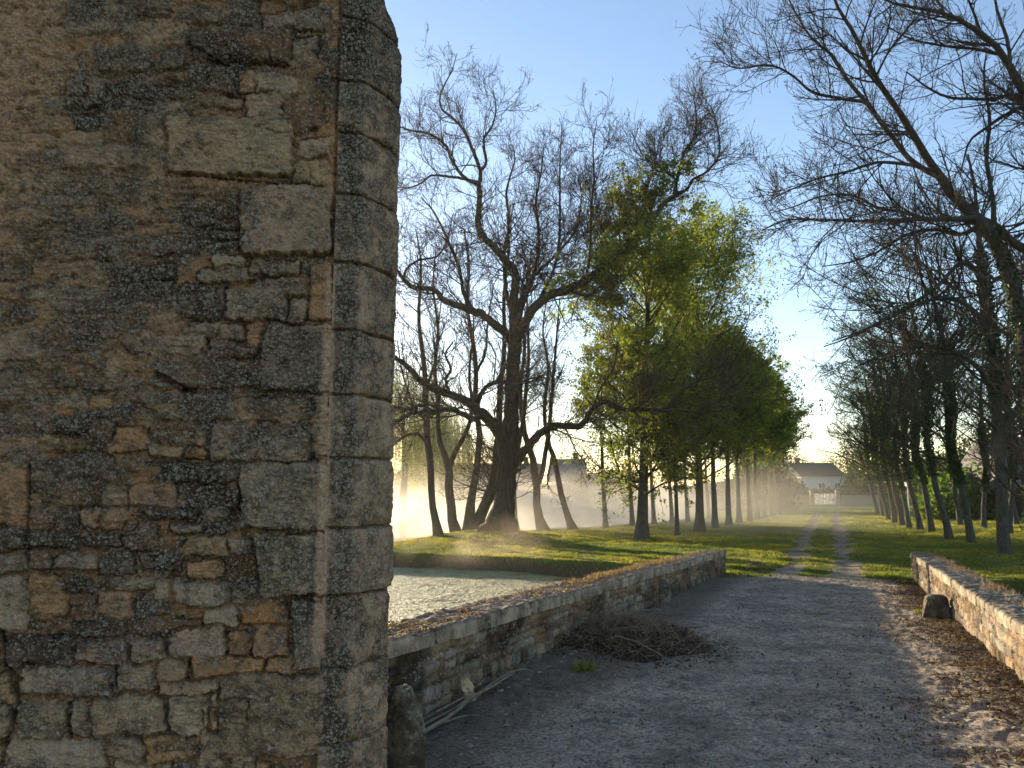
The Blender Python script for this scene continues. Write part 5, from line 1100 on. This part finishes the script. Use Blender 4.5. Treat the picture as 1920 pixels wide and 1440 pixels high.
L = leafquads(np.stack([x, y, z], 1), .035*r_.uniform(.4, 1.5, n), r_, .5, .5, tint=r_.random(n)**2); mesh('dead_leaves', L[0], L[1], MT['dry'], hp, smooth=False, attrs={'tint': L[2]})
# twig sticking out of the heap, and the fallen sticks
def stick(name, label, pts, group, mat='stick', K=16):
    rows = []
    for (px, py, lift, rad) in pts:
        g = onroad(px+4, py+14); rows.append((g[0], g[1], g[2]+lift+.015, rad*1.35))
    q_ = resample(rows, K)[None]; b0_ = q_[0, 0, :3].copy(); Pn = q_[..., :3]-b0_; Pn[0, 1:-1] += np.random.default_rng(len(label)).normal(0, .002, Pn[0, 1:-1].shape)
    v, f = tubes(Pn, q_[..., 3], 7); o = mesh(name, v, f, MT[mat], loc=b0_); tag(o, label, 'stick', group); return o
MT['stick'] = mat_plain('peeled_stick', (.19, .15, .105), .85, .5, 25, .2, .3)
gs = 'fallen sticks'
stick('fallen_branch', 'thickest pale stick of the bundle, running from the guard stone along the wall foot', [(786,1372,.02,.012),(840,1340,.03,.011),(880,1308,.03,.010),(925,1285,.05,.008),(962,1262,.06,.006)], gs)
stick('fallen_branch', 'long thin arching stick whose tip bends down beyond the torn leaf', [(787,1358,.02,.008),(850,1325,.03,.008),(900,1300,.06,.007),(955,1268,.08,.006),(995,1262,.06,.004),(1020,1282,.01,.003)], gs)
stick('fallen_branch', 'short curved stick lying nearest the viewer in the bundle', [(788,1365,.015,.006),(830,1348,.015,.006),(870,1336,.015,.005),(896,1335,.012,.003)], gs)
stick('fallen_branch', 'dark thin stick lying close to the wall in the bundle', [(783,1350,.03,.007),(825,1330,.03,.006),(870,1305,.04,.005),(905,1280,.05,.004)], gs)
stick('fallen_branch', 'crooked bare stick lying over the top of the weed heap', [(1120,1196,.20,.008),(1160,1186,.26,.007),(1205,1172,.24,.006),(1240,1166,.22,.003)], gs)
stick('fallen_branch', 'thin stick sloping off the near side of the weed heap', [(1150,1215,.18,.006),(1195,1222,.14,.006),(1250,1236,.05,.005),(1290,1246,.01,.003)], gs)
stick('fallen_branch', 'small upright twig poking from the right side of the weed heap', [(1285,1218,.01,.005),(1300,1212,.04,.004),(1318,1205,.07,.002)], gs)
# torn pale dead leaf
g = onroad(878, 1316); r_ = np.random.default_rng(2)
ang = np.linspace(0, 2*math.pi, 41)[:-1]; rad = .056*(1+.42*np.cos(2*(ang-2.5))+.10*np.cos(5*ang)+.05*r_.normal(size=40)); nl = 6
V = [(0, 0, .0)]
for q_ in range(1, nl+1):
    for i in range(40):
        rr_ = rad[i]*q_/nl; x, y = rr_*math.cos(ang[i]), rr_*math.sin(ang[i]); V.append((x*1.25, .010*math.sin(x*60)+.012*r_.normal()*q_/nl*.4, y*1.1))
Fq = [(1+(q_-1)*40+i, 1+(q_-1)*40+(i+1) % 40, 1+q_*40+(i+1) % 40, 1+q_*40+i) for q_ in range(1, nl) for i in range(40)]; Ft = [(0, 1+i, 1+(i+1) % 40) for i in range(40)]
MT['paleleaf'] = mat_plain('pale_dead_leaf', (.60, .43, .25), .8, .2, 30, .2, .3)
o = mesh('dead_leaf', np.array(V), [np.array(Fq), np.array(Ft)], MT['paleleaf'], loc=(g[0], g[1], g[2]+.085)); o.rotation_euler = (R(-20), R(35), R(-12)); sm = o.modifiers.new('thickness', 'SOLIDIFY'); sm.thickness = .002
tag(o, 'torn pale tan dead leaf caught on the fallen sticks', 'leaf')

# ------------------------------------------------------------------ mist over the water
def mist(name, label, x0, y0, z0, x1, y1, z1, dens, sc, seed, zf0, zf1, lo=.35, hi=.75, an=.62, fade=None, col=(1, .93, .80)):
    m = M(name+'_air'); v, f = box(x0, y0, z0, x1, y1, z1)
    geo = m.n('NewGeometry'); pos = geo.outputs['Position']; sep = m.n('SeparateXYZ'); m.l(pos, sep.inputs[0])
    mp = m.n('Mapping'); mp.inputs['Location'].default_value = (seed, seed*.7, seed*.3); mp.inputs['Scale'].default_value = (1, .6, 1.1); m.l(pos, mp.inputs[0])
    nz = m.noise(sc, 4, .6, mp.outputs[0], .8)
    a = m.n('MapRange'); a.interpolation_type = 'SMOOTHSTEP'; a.inputs[1].default_value = lo; a.inputs[2].default_value = hi; m.l(nz, a.inputs[0])
    b = m.n('MapRange'); b.interpolation_type = 'SMOOTHSTEP'; b.inputs[1].default_value = zf1; b.inputs[2].default_value = zf0; m.l(m.math('ADD', sep.outputs[2], m.math('MULTIPLY_ADD', nz, -1.6, .8)), b.inputs[0])
    dn = m.math('MULTIPLY', a.outputs[0], b.outputs[0])
    for (ax, e0, e1) in ((0, x0, x1), (1, y0, y1)):
        fd = (fade or 2.0)
        for e, g_ in ((e0, 1), (e1, -1)):
            q_ = m.n('MapRange'); q_.interpolation_type = 'SMOOTHSTEP'; q_.inputs[1].default_value = e; q_.inputs[2].default_value = e+g_*fd; m.l(sep.outputs[ax], q_.inputs[0]); dn = m.math('MULTIPLY', dn, q_.outputs[0])
    pv = m.n('VolumePrincipled'); pv.inputs['Color'].default_value = (*col, 1); pv.inputs['Anisotropy'].default_value = an
    m.l(m.math('MULTIPLY', dn, dens), pv.inputs['Density']); m.l(pv.outputs[0], m.out.inputs['Volume'])
    o = mesh(name, v, f, m.m, smooth=False); tag(o, label, 'mist', kind='stuff'); return o
mist('mist', 'golden morning mist drifting over the pond behind the trees', -34, 31, -.9, 22, 101, 6.5, .048, .10, 3, -.9, 4.2, lo=.34, hi=.70, fade=7, col=(1, .93, .80), an=.50)
mist('mist', 'wisp of brown mist rising off the moat in front of the oak', -4.0, 24, -.90, 2.6, 30.0, 1.6, .09, .38, 8, -.9, .9, lo=.34, hi=.70, fade=1.8, col=(1, .86, .66))
mist('mist', 'thin brown mist hanging across the far end of the avenue', 18, 52, -.5, 52, 114, 4.5, .0008, .12, 14, -.4, 3.2, lo=.25, hi=.7, fade=7)
hz = M('air'); pv = hz.n('VolumePrincipled'); pv.inputs['Color'].default_value = (.97, .95, .92, 1); pv.inputs['Density'].default_value = .00018; pv.inputs['Anisotropy'].default_value = .55; hz.l(pv.outputs[0], hz.out.inputs['Volume'])
v, f = box(-260, -40, -3.2, 260, 300, 24); o = mesh('haze', v, f, hz.m, smooth=False); tag(o, 'faint morning haze filling the air', 'haze', kind='stuff')
print('objects', len(bpy.data.objects))
